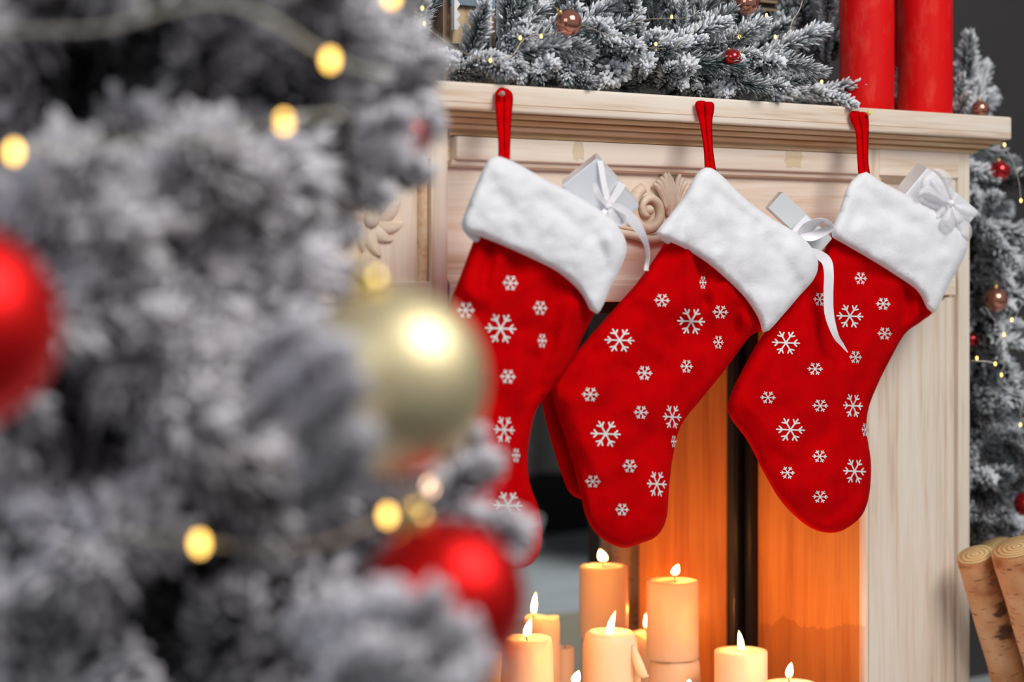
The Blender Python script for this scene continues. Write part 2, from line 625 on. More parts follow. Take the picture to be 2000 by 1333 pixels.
# ------------------------------------------------------------------ fireplace
XL0, XL1, XR0, XR1 = 1.126, 1.326, 1.979, 2.179
ZT, ZS, ZM, ZLT, ZLB = 0.9505, 0.920, 0.902, 0.733, 0.708
fp = empty('fireplace_surround', (1.65, 0.1, 0), 'whitewashed pine fireplace surround with moulded mantel and carved frieze', 'fireplace')
# mantel slab, rounded end
bm = bmesh.new(); add_box(bm, XL0 - 0.05, XR1 + 0.040, -0.040, 0.30, ZS, ZT, 0.0035, 3)
bm_obj('mantel_shelf', bm, wood_x, fp, True)
for i, (yy, za, zb, ex) in enumerate([(-0.030, 0.9145, ZS, 0.030), (-0.018, 0.9085, 0.9145, 0.020), (-0.006, ZM, 0.9085, 0.010)]):
    prof = [(yy + 0.0, zb), (yy - 0.002, (za + zb) / 2 + 0.001), (yy + 0.001, za + 0.001), (yy + 0.004, za), (0.29, za), (0.29, zb)]
    profile_x('moulding', prof, XL0 - 0.01 - ex, XR1 + ex, wood_mold, fp)
# crack line along the slab: a hairline joint between the two boards of the edge
jt = at(1400, 227, -0.0405).z
box('edge_joint', XL0, XR1 + 0.036, -0.0406, -0.0398, jt - 0.00016, jt + 0.00016, wood_mold, fp)

# frieze
fz = box('frieze_panel', XL1, XR0 + 0.006, 0.012, 0.030, ZLB + 0.012, ZM, wood_x, fp)
box('frieze_backboard', XL1, XR0, 0.030, 0.036, ZLB + 0.004, ZM, wood_x, fp)
box('top_strip', XL1 + 0.002, XR0, 0.004, 0.012, 0.8955, ZM, wood_mold, fp)
bm = bmesh.new(); add_box(bm, XL1 + 0.008, XR0 + 0.004, -0.002, 0.014, 0.868, 0.8945, 0.0025, 2)
bm_obj('top_rail', bm, wood_x, fp, True)
profile_x('top_bead', [(0.012, 0.868), (0.002, 0.868), (0.0035, 0.8625), (0.006, 0.8605), (0.012, 0.860)], XL1 + 0.004, XR0 + 0.004, wood_x, fp)
bm = bmesh.new(); add_box(bm, XL1, XR0 + 0.006, 0.000, 0.045, ZLB, ZLT - 0.004, 0.002, 2)
bm_obj('bottom_rail', bm, wood_x, fp, True)
profile_x('bottom_bead', [(0.012, ZLT - 0.004), (0.002, ZLT - 0.004), (0.003, ZLT), (0.009, ZLT + 0.006), (0.012, ZLT + 0.007)], XL1, XR0 + 0.004, wood_x, fp)
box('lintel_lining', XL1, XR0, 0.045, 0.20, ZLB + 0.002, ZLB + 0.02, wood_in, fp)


def pilaster(x0, x1, side):
    """side=+1: right pilaster, whose inner edge is x0; -1: the mirrored left one"""
    pl = link('pilaster', None, fp, ((x0 + x1) / 2, 0.1, 0))
    def X(a, b):      # distances from the inner edge
        return (x0 + a, x0 + b) if side > 0 else (x1 - b, x1 - a)
    def b_(n, a, c, ya, yb, za, zb, m, bev=0.0):
        u, v = X(a, c)
        return box(n, u, v, ya, yb, za, zb, m, pl, bev)
    W = x1 - x0
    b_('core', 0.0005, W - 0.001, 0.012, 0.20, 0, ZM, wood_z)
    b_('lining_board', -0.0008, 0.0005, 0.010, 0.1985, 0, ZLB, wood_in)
    b_('outer_stile', W - 0.022, W, -0.001, 0.020, 0, ZM, wood_z, 0.001)
    b_('inner_stile', 0.004, 0.026, -0.001, 0.014, ZLB, ZM - 0.0, wood_z, 0.001)
    b_('top_rail', 0.026, W - 0.022, -0.0015, 0.014, 0.868, ZM, wood_x, 0.001)
    b_('middle_rail', 0.004, W - 0.026, 0.000, 0.014, ZLB + 0.003, ZLT, wood_x, 0.0015)
    b_('lower_panel', 0.010, W - 0.046, 0.002, 0.014, 0, ZLB - 0.004, wood_z, 0.001)
    # beads
    u, v = X(W - 0.044, W - 0.023)
    profile_z('bead', half_round(u, v, 0.010, 0.010), 0, ZLB, wood_z, pl)
    u, v = X(W - 0.030, W - 0.022)
    profile_z('bead', half_round(u, v, 0.010, 0.008), ZLT, 0.868, wood_z, pl)
    u, v = X(0.026, 0.036)
    profile_z('bead', half_round(u, v, 0.010, 0.008), ZLT, 0.868, wood_mold, pl)
    u, v = X(0.0, 0.010)
    profile_z('bead', half_round(u, v, 0.008, 0.008), 0, ZLB, wood_z, pl)
    u, v = X(0.028, W - 0.024)
    profile_x('bead', [(0.012, 0.868), (0.000, 0.868), (0.002, 0.866), (0.008, 0.860), (0.012, 0.858)], u, v, wood_x, pl)
    # carved leaf rosette
    cx, cz = (x0 + x1) / 2 + (0.0 if side > 0 else 0.002), at(735, 428, 0.01).z
    for i in range(11):
        an = 2 * PI * i / 11 + 0.12
        big = 1.0 if i % 2 == 0 else 0.86
        vs, fs = leaf(0.006, 0.043 * big, 0.0085, an, 0.35)
        make('carved_leaf', [(cx + p[0], 0.012 - p[2], cz + p[1]) for p in vs], fs, carve, pl)
    vs, fs = lathe([(0.0001, 0.010), (0.006, 0.0095), (0.009, 0.006), (0.010, 0)], (0, 0, 0), 20)
    make('carved_boss', [(cx + p.x, 0.012 - p.z, cz + p.y) for p in vs], fs, carve, pl)


def leaf(r0, r1, wd, an, bend, nseg=10):
    """carved leaf as a raised solid in local 2D: x,y in plane and z height"""
    vs, fs = [], []
    for i in range(nseg + 1):
        t = i / nseg
        r = r0 + (r1 - r0) * t
        a = an + bend * t * t
        cx, cy = r * math.cos(a), r * math.sin(a)
        nx, ny = -math.sin(a), math.cos(a)
        hw = wd * (math.sin(PI * min(1, t * 0.92 + 0.08)) ** 0.8) + 0.0002
        for j, (u, h) in enumerate([(-1, 0), (-0.6, 0.7), (0, 0.45), (0.6, 0.7), (1, 0)]):
            vs.append((cx + nx * hw * u, cy + ny * hw * u, 0.0075 * h * (0.4 + 0.6 * math.sin(PI * t * 0.8 + 0.3))))
    for i in range(nseg):
        for j in range(4):
            a = i * 5 + j
            fs.append((a, a + 1, a + 6, a + 5))
    return vs, fs


pilaster(XR0, XR1, 1)
pilaster(XL0, XL1, -1)

# carved centre ornament: mirrored volutes, fan ridges, finial and foot bar
oc = link('carved_ornament', None, fp, (1.655, 0.012, 0.80))
ocx = 1.655
vc = at(1268, 411, 0.005)


def orn(name, vs, fs):
    make(name, vs, fs, carve, oc)


for sgn in (-1, 1):
    cx = ocx + sgn * (ocx - vc.x)
    pts, rr = [], []
    for i in range(64):
        t = i / 63
        a = math.radians(70) - t * 2.0 * PI * 1.45
        r = 0.0235 * (1 - t) ** 0.8 + 0.004
        pts.append((cx - sgn * r * math.cos(a) * -1, 0.006, vc.z + r * math.sin(a)))
        rr.append(0.0070 * (1 - 0.45 * t))
    vs, fs = tube(pts, rr, 8)
    orn('volute', vs, fs)
    vs, fs = lathe([(0.0245, 0), (0.0225, 0.004), (0.012, 0.0035), (0.0001, 0.003)], (0, 0, 0), 32)
    orn('volute_disc', [(cx + p.x, 0.013 - p.z, vc.z + p.y) for p in vs], fs)
    vs, fs = lathe([(0.0065, 0), (0.0062, 0.008), (0.004, 0.012), (0.0001, 0.0135)], (0, 0, 0), 16)
    orn('volute_eye', [(cx + p.x, 0.012 - p.z, vc.z + p.y) for p in vs], fs)
    for j in range(4):
        pts, rr = [], []
        for i in range(13):
            t = i / 12
            sx = 0.031 - 0.0052 * j - 0.020 * t * (1 - 0.16 * j)
            sz = 0.031 + 0.004 * j - (0.030 + 0.003 * j) * t * t
            pts.append((ocx + sgn * (sx - 0.002), 0.006, vc.z + sz))
            rr.append(0.0034 * (math.sin(PI * (0.12 + 0.8 * t)) ** 0.5))
        vs, fs = tube(pts, rr, 6)
        orn('fan_ridge', vs, fs)
# finial leaf
vs, fs = leaf(0.0, 0.058, 0.011, PI / 2 + 0.06, 0.12, 14)
orn('finial', [(ocx + p[0] - 0.001, 0.010 - 1.8 * p[2], vc.z - 0.006 + p[1]) for p in vs], fs)
# foot bar with up-curled ends
pts = []
zf = at(1240, 461, 0.005).z
for i in range(41):
    s = -1 + 2 * i / 40
    pts.append((ocx + 0.098 * s, 0.006, zf + 0.006 * abs(s) ** 3 - 0.004 * math.exp(-((abs(s) - 0.35) / 0.2) ** 2)))
vs, fs = tube(pts, 0.0048, 8); orn('foot_bar', vs, fs)
pts = [(p[0] * 1.0, 0.007, p[2] + 0.007) for p in pts[3:-3]]
vs, fs = tube(pts, 0.0024, 6); orn('foot_bar_upper', vs, fs)

# glue marks on the frieze rail
for (pa, pb) in (((1120, 276), (1141, 312)), ((1535, 294), (1566, 328))):
    a = at(pa[0], pa[1], -0.0026); c = at(pb[0], pb[1], -0.0026)
    rg = random.Random(pa[0])
    ring = []
    for i in range(22):
        an = 2 * PI * i / 22
        q = (1 + 0.16 * rg.uniform(-1, 1)) * min(1 / max(abs(math.cos(an)), .01), 1 / max(abs(math.sin(an)), .01)) * 0.5
        ring.append((q * math.cos(an), q * math.sin(an)))
    cx, cz = (a.x + c.x) / 2, (a.z + c.z) / 2
    wx, wz = abs(c.x - a.x), abs(a.z - c.z)
    vs = [(cx + u * wx, -0.0026, cz + v * wz) for u, v in ring] + [(cx + u * wx, -0.0019, cz + v * wz) for u, v in ring]
    fs = [tuple(range(22))[::-1]] + [(i, (i + 1) % 22, 22 + (i + 1) % 22, 22 + i) for i in range(22)]
    make('glue_mark', vs, fs, tape_m, fp, False)

# dried tide mark on the inside lining of the right pilaster
def atX(px, py, X):
    d = FWD + RGT * ((px - 1000.0) / F) + UP * ((YH - py) / F)
    return CAM + d * ((X - CAM.x) / d.x)
rg = random.Random(4)
edge = []
for i in range(60):
    t = i / 59
    q = atX(1484 + 205 * t, 1222 - 18 * math.exp(-((t - 0.25) / 0.10) ** 2) - 8 * math.exp(-((t - 0.9) / 0.15) ** 2) + 8 * t + rg.uniform(-5, 5), XR0 - 0.0011)
    edge.append(q)
vs = edge + [Vector((p.x, p.y, 0.13)) for p in edge]
fs = [(i, i + 1, 60 + i + 1, 60 + i) for i in range(59)]
stain_m = simple('dried_stain', (0.34, 0.12, 0.03), 0.4, 0.0, (60, 0.1, 0.0005), Alpha=0.2)
make('tide_mark', vs, fs, stain_m, fp, False)
# inner return: black iron frame, then the second lining panel
Y1a = 0.20
box('iron_frame', XR0 - 0.014, XR0 + 0.02, Y1a, Y1a + 0.012, 0, ZLB - 0.004, black_metal, fp, 0.002)
box('iron_frame', XR0 - 0.022, XR0 + 0.02, Y1a + 0.018, Y1a + 0.026, 0, ZLB - 0.004, black_metal, fp, 0.002)
box('iron_frame', XL1 - 0.02, XL1 + 0.014, Y1a, Y1a + 0.012, 0, ZLB - 0.004, black_metal, fp, 0.002)
box('iron_header', XL1 - 0.02, XR0 + 0.02, Y1a, Y1a + 0.012, ZLB - 0.02, ZLB, black_metal, fp, 0.002)
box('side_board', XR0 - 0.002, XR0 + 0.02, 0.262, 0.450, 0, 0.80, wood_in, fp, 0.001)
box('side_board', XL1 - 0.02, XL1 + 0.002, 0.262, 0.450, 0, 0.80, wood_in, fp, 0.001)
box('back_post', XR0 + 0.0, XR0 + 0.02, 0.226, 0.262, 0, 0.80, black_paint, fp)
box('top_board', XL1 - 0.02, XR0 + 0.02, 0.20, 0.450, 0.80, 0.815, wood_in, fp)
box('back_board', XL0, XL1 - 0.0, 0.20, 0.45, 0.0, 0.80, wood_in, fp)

# hearth plinth the candles stand on
ZH = 0.12
hp = empty('hearth_plinth', (1.65, 0.0, 0), 'low white wooden plinth under the burning candles, inside the firebox opening', 'plinth')
box('plinth_top', 1.33, 1.955, -0.45, 0.448, ZH - 0.018, ZH, snow_white, hp, 0.002)
box('plinth_side', 1.345, 1.36, -0.44, 0.44, 0, ZH - 0.018, snow_white, hp)
box('plinth_side', 1.93, 1.945, -0.44, 0.44, 0, ZH - 0.018, snow_white, hp)
box('plinth_front', 1.36, 1.93, -0.44, -0.425, 0, ZH - 0.018, snow_white, hp)


# ------------------------------------------------------------------ cloth shapes drawn as outlines and filled out to solids
def smooth_outline(pts, step=7.0):
    P = [Vector((p[0], p[1])) for p in pts]
    n = len(P)
    out = []
    for i in range(n):
        a, b, c, d = P[i - 1], P[i], P[(i + 1) % n], P[(i + 2) % n]
        m = max(1, int((c - b).length / step))
        for k in range(m):
            t = k / m
            q = 0.5 * ((2 * b) + (c - a) * t + (2 * a - 5 * b + 4 * c - d) * t * t + (3 * b - a - 3 * c + d) * t ** 3)
            out.append((q.x, q.y))
    return out


class Cloth:
    def __init__(s, outline, Y0, layers, back=0.02, noise_amp=0.0, noise_scale=60.0, creases=(), step=8.0, seed=0, raw=False):
        s.ol = np.array(smooth_outline(outline, step) if not raw else outline, float)
        s.Y0 = Y0 if callable(Y0) else (lambda x, y: Y0)
        s.layers, s.back, s.na, s.ns, s.cr, s.step, s.seed = layers, back, noise_amp, noise_scale, creases, step, seed

    single = False

    def dist(s, p):
        a = s.ol; b = np.roll(s.ol, -1, 0)
        ab = b - a
        t = np.clip(((p - a) * ab).sum(1) / np.maximum((ab ** 2).sum(1), 1e-9), 0, 1)
        q = a + ab * t[:, None]
        return float(np.sqrt(((q - p) ** 2).sum(1)).min())

    def inside(s, p):
        x, y = p
        a = s.ol; b = np.roll(s.ol, -1, 0)
        c = (a[:, 1] > y) != (b[:, 1] > y)
        with np.errstate(divide='ignore', invalid='ignore'):
            xi = a[:, 0] + (y - a[:, 1]) * (b[:, 0] - a[:, 0]) / (b[:, 1] - a[:, 1])
        return bool((c & (x < xi)).sum() % 2)

    def h(s, x, y):
        d = s.dist(np.array((x, y)))
        h = 0.0
        for T, R in s.layers:
            t = min(d / R, 1.0)
            h += T * math.sqrt(max(0, 1 - (1 - t) ** 2))
        e = min(d / 25.0, 1.0)
        if s.na:
            v = noise.noise(Vector((x / s.ns, y / s.ns, s.seed * 3.1))) + 0.45 * noise.noise(Vector((x / s.ns * 2.3, y / s.ns * 2.3, s.seed * 5.7)))
            h += s.na * v * e
        for (x0, y0, x1, y1, amp, wd) in s.cr:
            ab = np.array((x1 - x0, y1 - y0)); ap = np.array((x - x0, y - y0))
            L2 = float((ab ** 2).sum())
            t = float((ap * ab).sum()) / L2
            tc = min(max(t, 0), 1)
            dd = float(np.hypot(*(ap - ab * tc)))
            h += amp * math.exp(-(dd / wd) ** 2) * e
        return h

    def front(s, x, y, off=0.0):
        return at(x, y, s.Y0(x, y) - s.h(x, y) - off)

    def build(s, name, mat, parent):
        pts = [tuple(p) for p in s.ol]
        nb = len(pts)
        x0, y0 = s.ol.min(0); x1, y1 = s.ol.max(0)
        rg = random.Random(3)
        y = y0; r = 0
        while y < y1:
            x = x0 + (s.step / 2 if r % 2 else 0)
            while x < x1:
                p = (x + rg.uniform(-.6, .6), y + rg.uniform(-.6, .6))
                if s.inside(p) and s.dist(np.array(p)) > s.step * 0.6:
                    pts.append(p)
                x += s.step
            y += s.step * 0.87; r += 1
        v2, e2, f2, ov, oe, of = delaunay_2d_cdt([Vector(p) for p in pts], [], [list(range(nb))], 1, 1e-4)
        n = len(v2)
        bound = set()
        for i, o_ in enumerate(ov):
            if any(k < nb for k in o_): bound.add(i)
        vs = []
        for i, p in enumerate(v2):
            vs.append(at(p.x, p.y, s.Y0(p.x, p.y) - (0 if i in bound else s.h(p.x, p.y))))
        idx = {}
        for i, p in enumerate(v2):
            if i in bound:
                idx[i] = i
            else:
                idx[i] = len(vs)
                d = s.dist(np.array((p.x, p.y)))
                t = min(d / 45.0, 1)
                vs.append(at(p.x, p.y, s.Y0(p.x, p.y) + s.back * math.sqrt(max(0, 1 - (1 - t) ** 2))))
        fs = []
        for f in f2:
            f = list(f)
            fs.append(f[::-1])
            if not s.single: fs.append([idx[i] for i in f])
        o = make(name, vs, fs, mat, parent)
        b2 = bmesh.new(); b2.from_mesh(o.data); bmesh.ops.recalc_face_normals(b2, faces=b2.faces); b2.to_mesh(o.data); b2.free()
        o.data.polygons.foreach_set('use_smooth', [True] * len(o.data.polygons))
        return o


def snowflake(c, cx, cy, rx, ry, parent, big):
    """flat print laid on the cloth: six arms with forked tips"""
    vs, fs = [], []
    wd = (0.058 if big else 0.075)
    def bar(p0, p1, w):
        m = max(2, int(math.hypot((p1[0] - p0[0]) * rx, (p1[1] - p0[1]) * ry) / 4))
        dx, dy = p1[0] - p0[0], p1[1] - p0[1]
        L = math.hypot(dx, dy); nx, ny = -dy / L * w, dx / L * w
        ux, uy = dx / L * w, dy / L * w
        ring = []
        base = len(vs)
        for i in range(m + 1):
            t = i / m
            q = (p0[0] + dx * t, p0[1] + dy * t)
            for sg in (-1, 1):
                u, v = q[0] + sg * nx, q[1] + sg * ny
                vs.append(c.front(cx + u * rx, cy + v * ry, 0.0009))
        for i in range(m):
            a = base + 2 * i
            fs.append((a, a + 2, a + 3, a + 1))
        # rounded tip
        e = base + 2 * m
        k = len(vs)
        for tt in (0.5, 0.0, -0.5):
            an = tt * PI / 1.4
            u = p1[0] + ux * math.cos(an) - nx * math.sin(an) * -1
            v = p1[1] + uy * math.cos(an) - ny * math.sin(an) * -1
            vs.append(c.front(cx + u * rx, cy + v * ry, 0.0009))
        fs.append((e, k + 2, k + 1, k, e + 1))
    for a in range(6):
        an = a * PI / 3 + 0.04
        ca, sa = math.cos(an), math.sin(an)
        bar((0, 0), (ca * 0.97, sa * 0.97), wd)
        f0 = 0.56
        for sg in (-1, 1):
            bn_ = an + sg * math.radians(48)
            p0 = (ca * f0, sa * f0)
            L = 0.33
            bar(p0, (p0[0] + L * math.cos(bn_), p0[1] + L * math.sin(bn_)), wd)
    make('snowflake_print', vs, fs, flake_white, parent)


STK = [
    dict(Y=-0.108, label='red felt stocking nearest the tree, white cuff, half hidden by the gold bauble',
         leg=[(945, 420), (925, 470), (885, 575), (850, 650), (800, 720), (765, 775), (752, 815), (790, 880), (850, 960), (900, 1040), (945, 1092), (1000, 1112), (1038, 1102),
              (1057, 1070), (1059, 1030), (1051, 990), (1036, 950), (1030, 900), (1035, 850), (1046, 806), (1066, 775), (1108, 720), (1142, 650), (1162, 608), (1200, 500), (1120, 430), (1000, 380)],
         cuff=[(968, 305), (988, 310), (1015, 322), (1060, 348), (1110, 373), (1160, 403), (1198, 432), (1219, 462), (1224, 490), (1213, 522), (1193, 560), (1178, 597), (1166, 614), (1153, 606), (1132, 570),
               (1090, 532), (1040, 506), (985, 481), (940, 463), (907, 453), (901, 440), (914, 400), (935, 350), (952, 314)],
         rows=[(172, 975, 992), (186, 967, 1002), (230, 969, 999), (280, 973, 997), (325, 974, 995)],
         loop=[(967, 186), (973, 170), (984, 166), (996, 172), (1002, 186), (999, 230), (997, 280), (995, 325), (974, 322), (973, 270), (969, 225)],
         fold=(984, 185, 986, 318),
         flakes=[(997, 553, 15, 16), (910, 606, 17, 17), (978, 642, 30, 31), (1055, 602, 14, 15), (1059, 666, 9, 15), (992, 736, 15, 15), (985, 840, 20, 28), (918, 848, 13, 16), (1008, 890, 8, 15), (992, 987, 28, 28)],
         cr=[(960, 470, 945, 560, -.006, 12), (1000, 490, 1010, 640, -.004, 18), (1085, 560, 1060, 760, -.006, 22), (1120, 600, 1070, 740, .005, 14), (900, 560, 960, 600, .003, 16), (1040, 700, 1030, 830, -.005, 15)],
         ccr=[(1060, 390, 1150, 460, -.004, 14), (1150, 440, 1190, 520, -.005, 14), (960, 360, 1010, 420, -.003, 20), (1190, 470, 1200, 540, .004, 14)], seed=1),
    dict(Y=-0.080, label='red felt stocking in the middle, its back seam showing, tapered gift in its cuff',
         leg=[(1320, 420), (1297, 475), (1250, 545), (1205, 597), (1145, 665), (1104, 712), (1078, 752), (1085, 800), (1105, 860), (1122, 920), (1134, 965), (1143, 1005), (1162, 1040), (1190, 1062), (1222, 1071),
              (1252, 1062), (1284, 1047), (1302, 1012), (1307, 950), (1315, 890), (1330, 832), (1370, 780), (1420, 718), (1468, 655), (1505, 640), (1560, 560), (1500, 440), (1400, 380)],
         cuff=[(1370, 331), (1388, 328), (1412, 345), (1450, 383), (1500, 422), (1560, 458), (1588, 488), (1598, 516), (1590, 545), (1560, 580), (1530, 615), (1502, 646), (1490, 650), (1481, 622), (1455, 582), (1420, 547),
               (1380, 513), (1330, 482), (1288, 465), (1281, 455), (1308, 420), (1335, 385), (1355, 348)],
         rows=[(198, 1361, 1392), (210, 1358, 1395), (240, 1366, 1391), (290, 1374, 1393), (340, 1378, 1399)],
         loop=[(1358, 203), (1362, 197), (1376, 200), (1390, 196), (1395, 203), (1390, 240), (1393, 290), (1399, 340), (1378, 340), (1375, 290), (1367, 235)],
         fold=(1378, 212, 1386, 330),
         flakes=[(1373, 552, 7, 14), (1293, 587, 15, 14), (1350, 628, 27, 28), (1407, 610, 15, 14), (1210, 665, 29, 25), (1403, 669, 10, 14), (1259, 729, 15, 15), (1341, 716, 12, 14), (1153, 771, 16, 15),
                 (1252, 806, 14, 14), (1313, 815, 18, 25), (1183, 848, 29, 28), (1316, 863, 5, 13), (1230, 911, 14, 14), (1158, 941, 15, 13), (1283, 946, 19, 27), (1215, 996, 13, 13)],
         cr=[(1364, 480, 1376, 590, -.005, 12), (1376, 590, 1394, 720, -.004, 13), (1346, 480, 1352, 620, .005, 16), (1440, 600, 1432, 680, -.006, 12), (1420, 560, 1460, 640, .004, 14), (1160, 690, 1130, 760, -.004, 14),
             (1110, 780, 1170, 930, .004, 18), (1280, 640, 1230, 720, -.003, 24)],
         ccr=[(1400, 380, 1480, 440, -.004, 13), (1390, 400, 1400, 480, -.004, 12), (1500, 470, 1560, 560, -.004, 16), (1555, 480, 1580, 540, .004, 16), (1340, 400, 1330, 450, -.003, 12)], seed=2),
    dict(Y=-0.062, label='red felt stocking below the red candles, white cuff holding a gift with an organza bow',
         leg=[(1650, 420), (1622, 462), (1590, 535), (1542, 592), (1485, 662), (1442, 738), (1423, 785), (1426, 815), (1460, 862), (1490, 920), (1520, 972), (1550, 1006), (1580, 1030), (1612, 1041), (1643, 1038),
              (1676, 1016), (1692, 990), (1700, 950), (1701, 900), (1693, 845), (1696, 800), (1715, 750), (1740, 700), (1768, 652), (1800, 628), (1828, 600), (1860, 500), (1780, 420)],
         cuff=[(1678, 340), (1692, 336), (1722, 355), (1760, 375), (1812, 400), (1850, 425), (1880, 450), (1891, 476), (1880, 510), (1857, 550), (1837, 590), (1823, 613), (1811, 603), (1790, 567), (1740, 532), (1700, 507),
               (1650, 478), (1625, 463), (1624, 450), (1640, 410), (1655, 365)],
         rows=[(218, 1662, 1693), (232, 1660, 1697), (260, 1671, 1697), (310, 1674, 1696), (346, 1678, 1700)],
         loop=[(1659, 222), (1664, 217), (1678, 220), (1692, 217), (1696, 225), (1697, 270), (1696, 310), (1700, 346), (1678, 346), (1673, 300), (1672, 255)],
         fold=(1683, 232, 1686, 336),
         flakes=[(1681, 544, 12, 13), (1725, 594, 14, 13), (1601, 585, 12, 14), (1660, 618, 26, 25), (1728, 652, 14, 13), (1535, 670, 27, 25), (1671, 698, 12, 13), (1592, 721, 15, 13), (1500, 777, 15, 13),
                 (1602, 793, 15, 13), (1666, 793, 19, 25), (1544, 840, 28, 25), (1690, 840, 7, 14), (1601, 892, 14, 13), (1538, 924, 14, 13), (1669, 921, 22, 26), (1602, 971, 15, 13)],
         cr=[(1775, 570, 1768, 650, -.007, 11), (1740, 660, 1720, 740, -.005, 13), (1700, 540, 1690, 600, -.003, 18), (1620, 480, 1600, 570, .003, 16), (1470, 800, 1540, 880, .004, 18), (1650, 980, 1610, 1020, -.003, 14)],
         ccr=[(1690, 370, 1740, 420, -.004, 12), (1760, 420, 1840, 480, -.004, 16), (1840, 450, 1850, 540, -.004, 14), (1680, 400, 1660, 450, -.003, 12)], seed=3),
]
stockings = []
for s in STK:
    Y = s['Y']
    top = at(s['loop'][1][0], s['loop'][1][1], -0.045)
    root = empty('christmas_stocking', (at(s['leg'][0][0], s['leg'][0][1], Y).x, Y, at(0, s['leg'][13][1], Y).z), s['label'], 'stocking', 'red stockings hung from the mantel')
    leg = Cloth(s['leg'], Y, [(0.006, 14), (0.016, 70)], 0.018, 0.0065, 75, [(a, b, c_, d_, e_ * 1.5, w_) for a, b, c_, d_, e_, w_ in s['cr']], 8.0, s['seed'])
    leg.build('leg', red_felt, root)
    for f in s['flakes']:
        snowflake(leg, *f, root, f[3] > 20)
    cu = Cloth(s['cuff'], Y - 0.026, [(0.0045, 9), (0.010, 80)], 0.040, 0.0045, 48, s['ccr'], 8.0, s['seed'] + 9)
    cu.build('cuff', white_fleece, root)
    # cuff lining: thin rim of fleece curling under the lower edge
    y_top, y_bot = s['loop'][1][1], s['loop'][7][1]
    Yf = (lambda yt, yb, Yb: (lambda x, y: -0.0465 + (Yb - 0.010 + 0.0465) * max(0, min(1, (y - yt - 30) / (yb - yt - 30)))))(y_top, y_bot, Y)
    for side, dy in ((0, 0.0012), (1, -0.0006)):
        rows = s['rows']
        a_, b_ = [], []
        for yy, xl, xr in rows:
            xf = xl + (xr - xl) * (0.50 if yy < 300 else 0.55)
            if side == 0: a_.append((xl, yy)); b_.append((xf + 1.5, yy))
            else: a_.append((xf - 1.0, yy + 2)); b_.append((xr, yy + 2))
        Cloth(a_ + b_[::-1], (lambda dy: (lambda x, y: Yf(x, y) + dy))(dy), [(0.0038, 8)], 0.0012, 0.0006, 25, (), 3.5, 5 + side).build('hanging_loop', red_felt, root)
    stockings.append((root, leg, cu))
# the middle stocking's back panel, showing past its front seam
bp = Cloth([(1100, 720), (1075, 752), (1060, 778), (1062, 805), (1076, 860), (1093, 915), (1112, 962), (1137, 977), (1160, 985), (1150, 900), (1130, 800)], -0.066, [(0.006, 14)], 0.012, 0.002, 40, (), 8.0, 4)
bp.build('back_panel', red_felt, stockings[1][0])
# small fleece edges turned under at the cuffs' left lower corners
for k, pl in ((0, [(903, 446), (912, 460), (925, 472), (936, 474), (942, 464), (925, 454)]), (1, [(1284, 458), (1295, 472), (1306, 478), (1316, 480), (1312, 468)])):
    Cloth(pl, STK[k]['Y'] - 0.012, [(0.003, 8)], 0.02, 0, 40, (), 5.0, 6).build('cuff_lining', white_fleece, stockings[k][0])

# pins
def pin(px, py, r, mat, label):
    c = at(px, py, -0.056)
    root = empty('push_pin', (c.x, -0.04, c.z), label, 'pin')
    vs, fs = lathe([(0.0001, -r), (r * 0.7, -r * 0.7), (r, 0), (r * 0.7, r * 0.7), (0.0001, r)], (0, 0, 0), 14)
    make('pin_head', [c + v for v in vs], fs, mat, root)
    vs, fs = tube([(c.x, -0.056, c.z), (c.x, -0.0395, c.z)], 0.0006, 6)
    make('shank', vs, fs, steel, root)
pin(981, 183, 0.0034, brown_plastic, 'dull brown pin head in the loop of the stocking nearest the tree')
pin(1697, 221, 0.0030, yellow_plastic, 'yellow pin head at the loop of the stocking below the red candles')


# ------------------------------------------------------------------ gifts
def prism(name, front, back, mat, parent, bev=0.0012):
    """six-sided box from four front corners and four back corners"""
    bm = bmesh.new()
    a = [bm.verts.new(p) for p in front]; b = [bm.verts.new(p) for p in back]
    bm.faces.new(a); bm.faces.new(b[::-1])
    for i in range(4):
        bm.faces.new([a[i], b[i], b[(i + 1) % 4], a[(i + 1) % 4]])
    bmesh.ops.recalc_face_normals(bm, faces=bm.faces)
    bmesh.ops.bevel(bm, geom=list(bm.edges), offset=bev, segments=2, affect='EDGES')
    return bm_obj(name, bm, mat, parent)


def ribbon(name, path, mat, parent, thick=0.0004, n=12):
    """path of (px, py, Y, half-width px, direction angle of width in degrees or None)"""
    P = spline([(p[0], p[1], p[2]) for p in path], n)
    Wd = spline([(p[3], p[4] if len(p) > 4 else 0, 0) for p in path], n)
    vs, fs = [], []
    for i, p in enumerate(P):
        a = P[max(i - 1, 0)]; b = P[min(i + 1, len(P) - 1)]
        t = Vector((b.x - a.x, b.y - a.y)); t = t.normalized() if t.length > 0 else Vector((1, 0))
        nx, ny = -t.y, t.x
        w_, dy = Wd[i].x, Wd[i].y
        for sg in (-1, 1):
            vs.append(at(p.x + sg * nx * w_, p.y + sg * ny * w_, p.z + sg * dy))
    for i in range(len(P) - 1):
        fs.append((2 * i, 2 * i + 1, 2 * i + 3, 2 * i + 2))
    o = make(name, vs, fs, mat, parent, False)
    m = o.modifiers.new('thickness', 'SOLIDIFY'); m.thickness = thick
    return o


# gift 1: silver box tilted on its corner
Yb = -0.120
def para(T, Rr, Lf, dv):
    f = [T, Rr, Rr + Lf - T, Lf]
    return f, [p + dv for p in f]


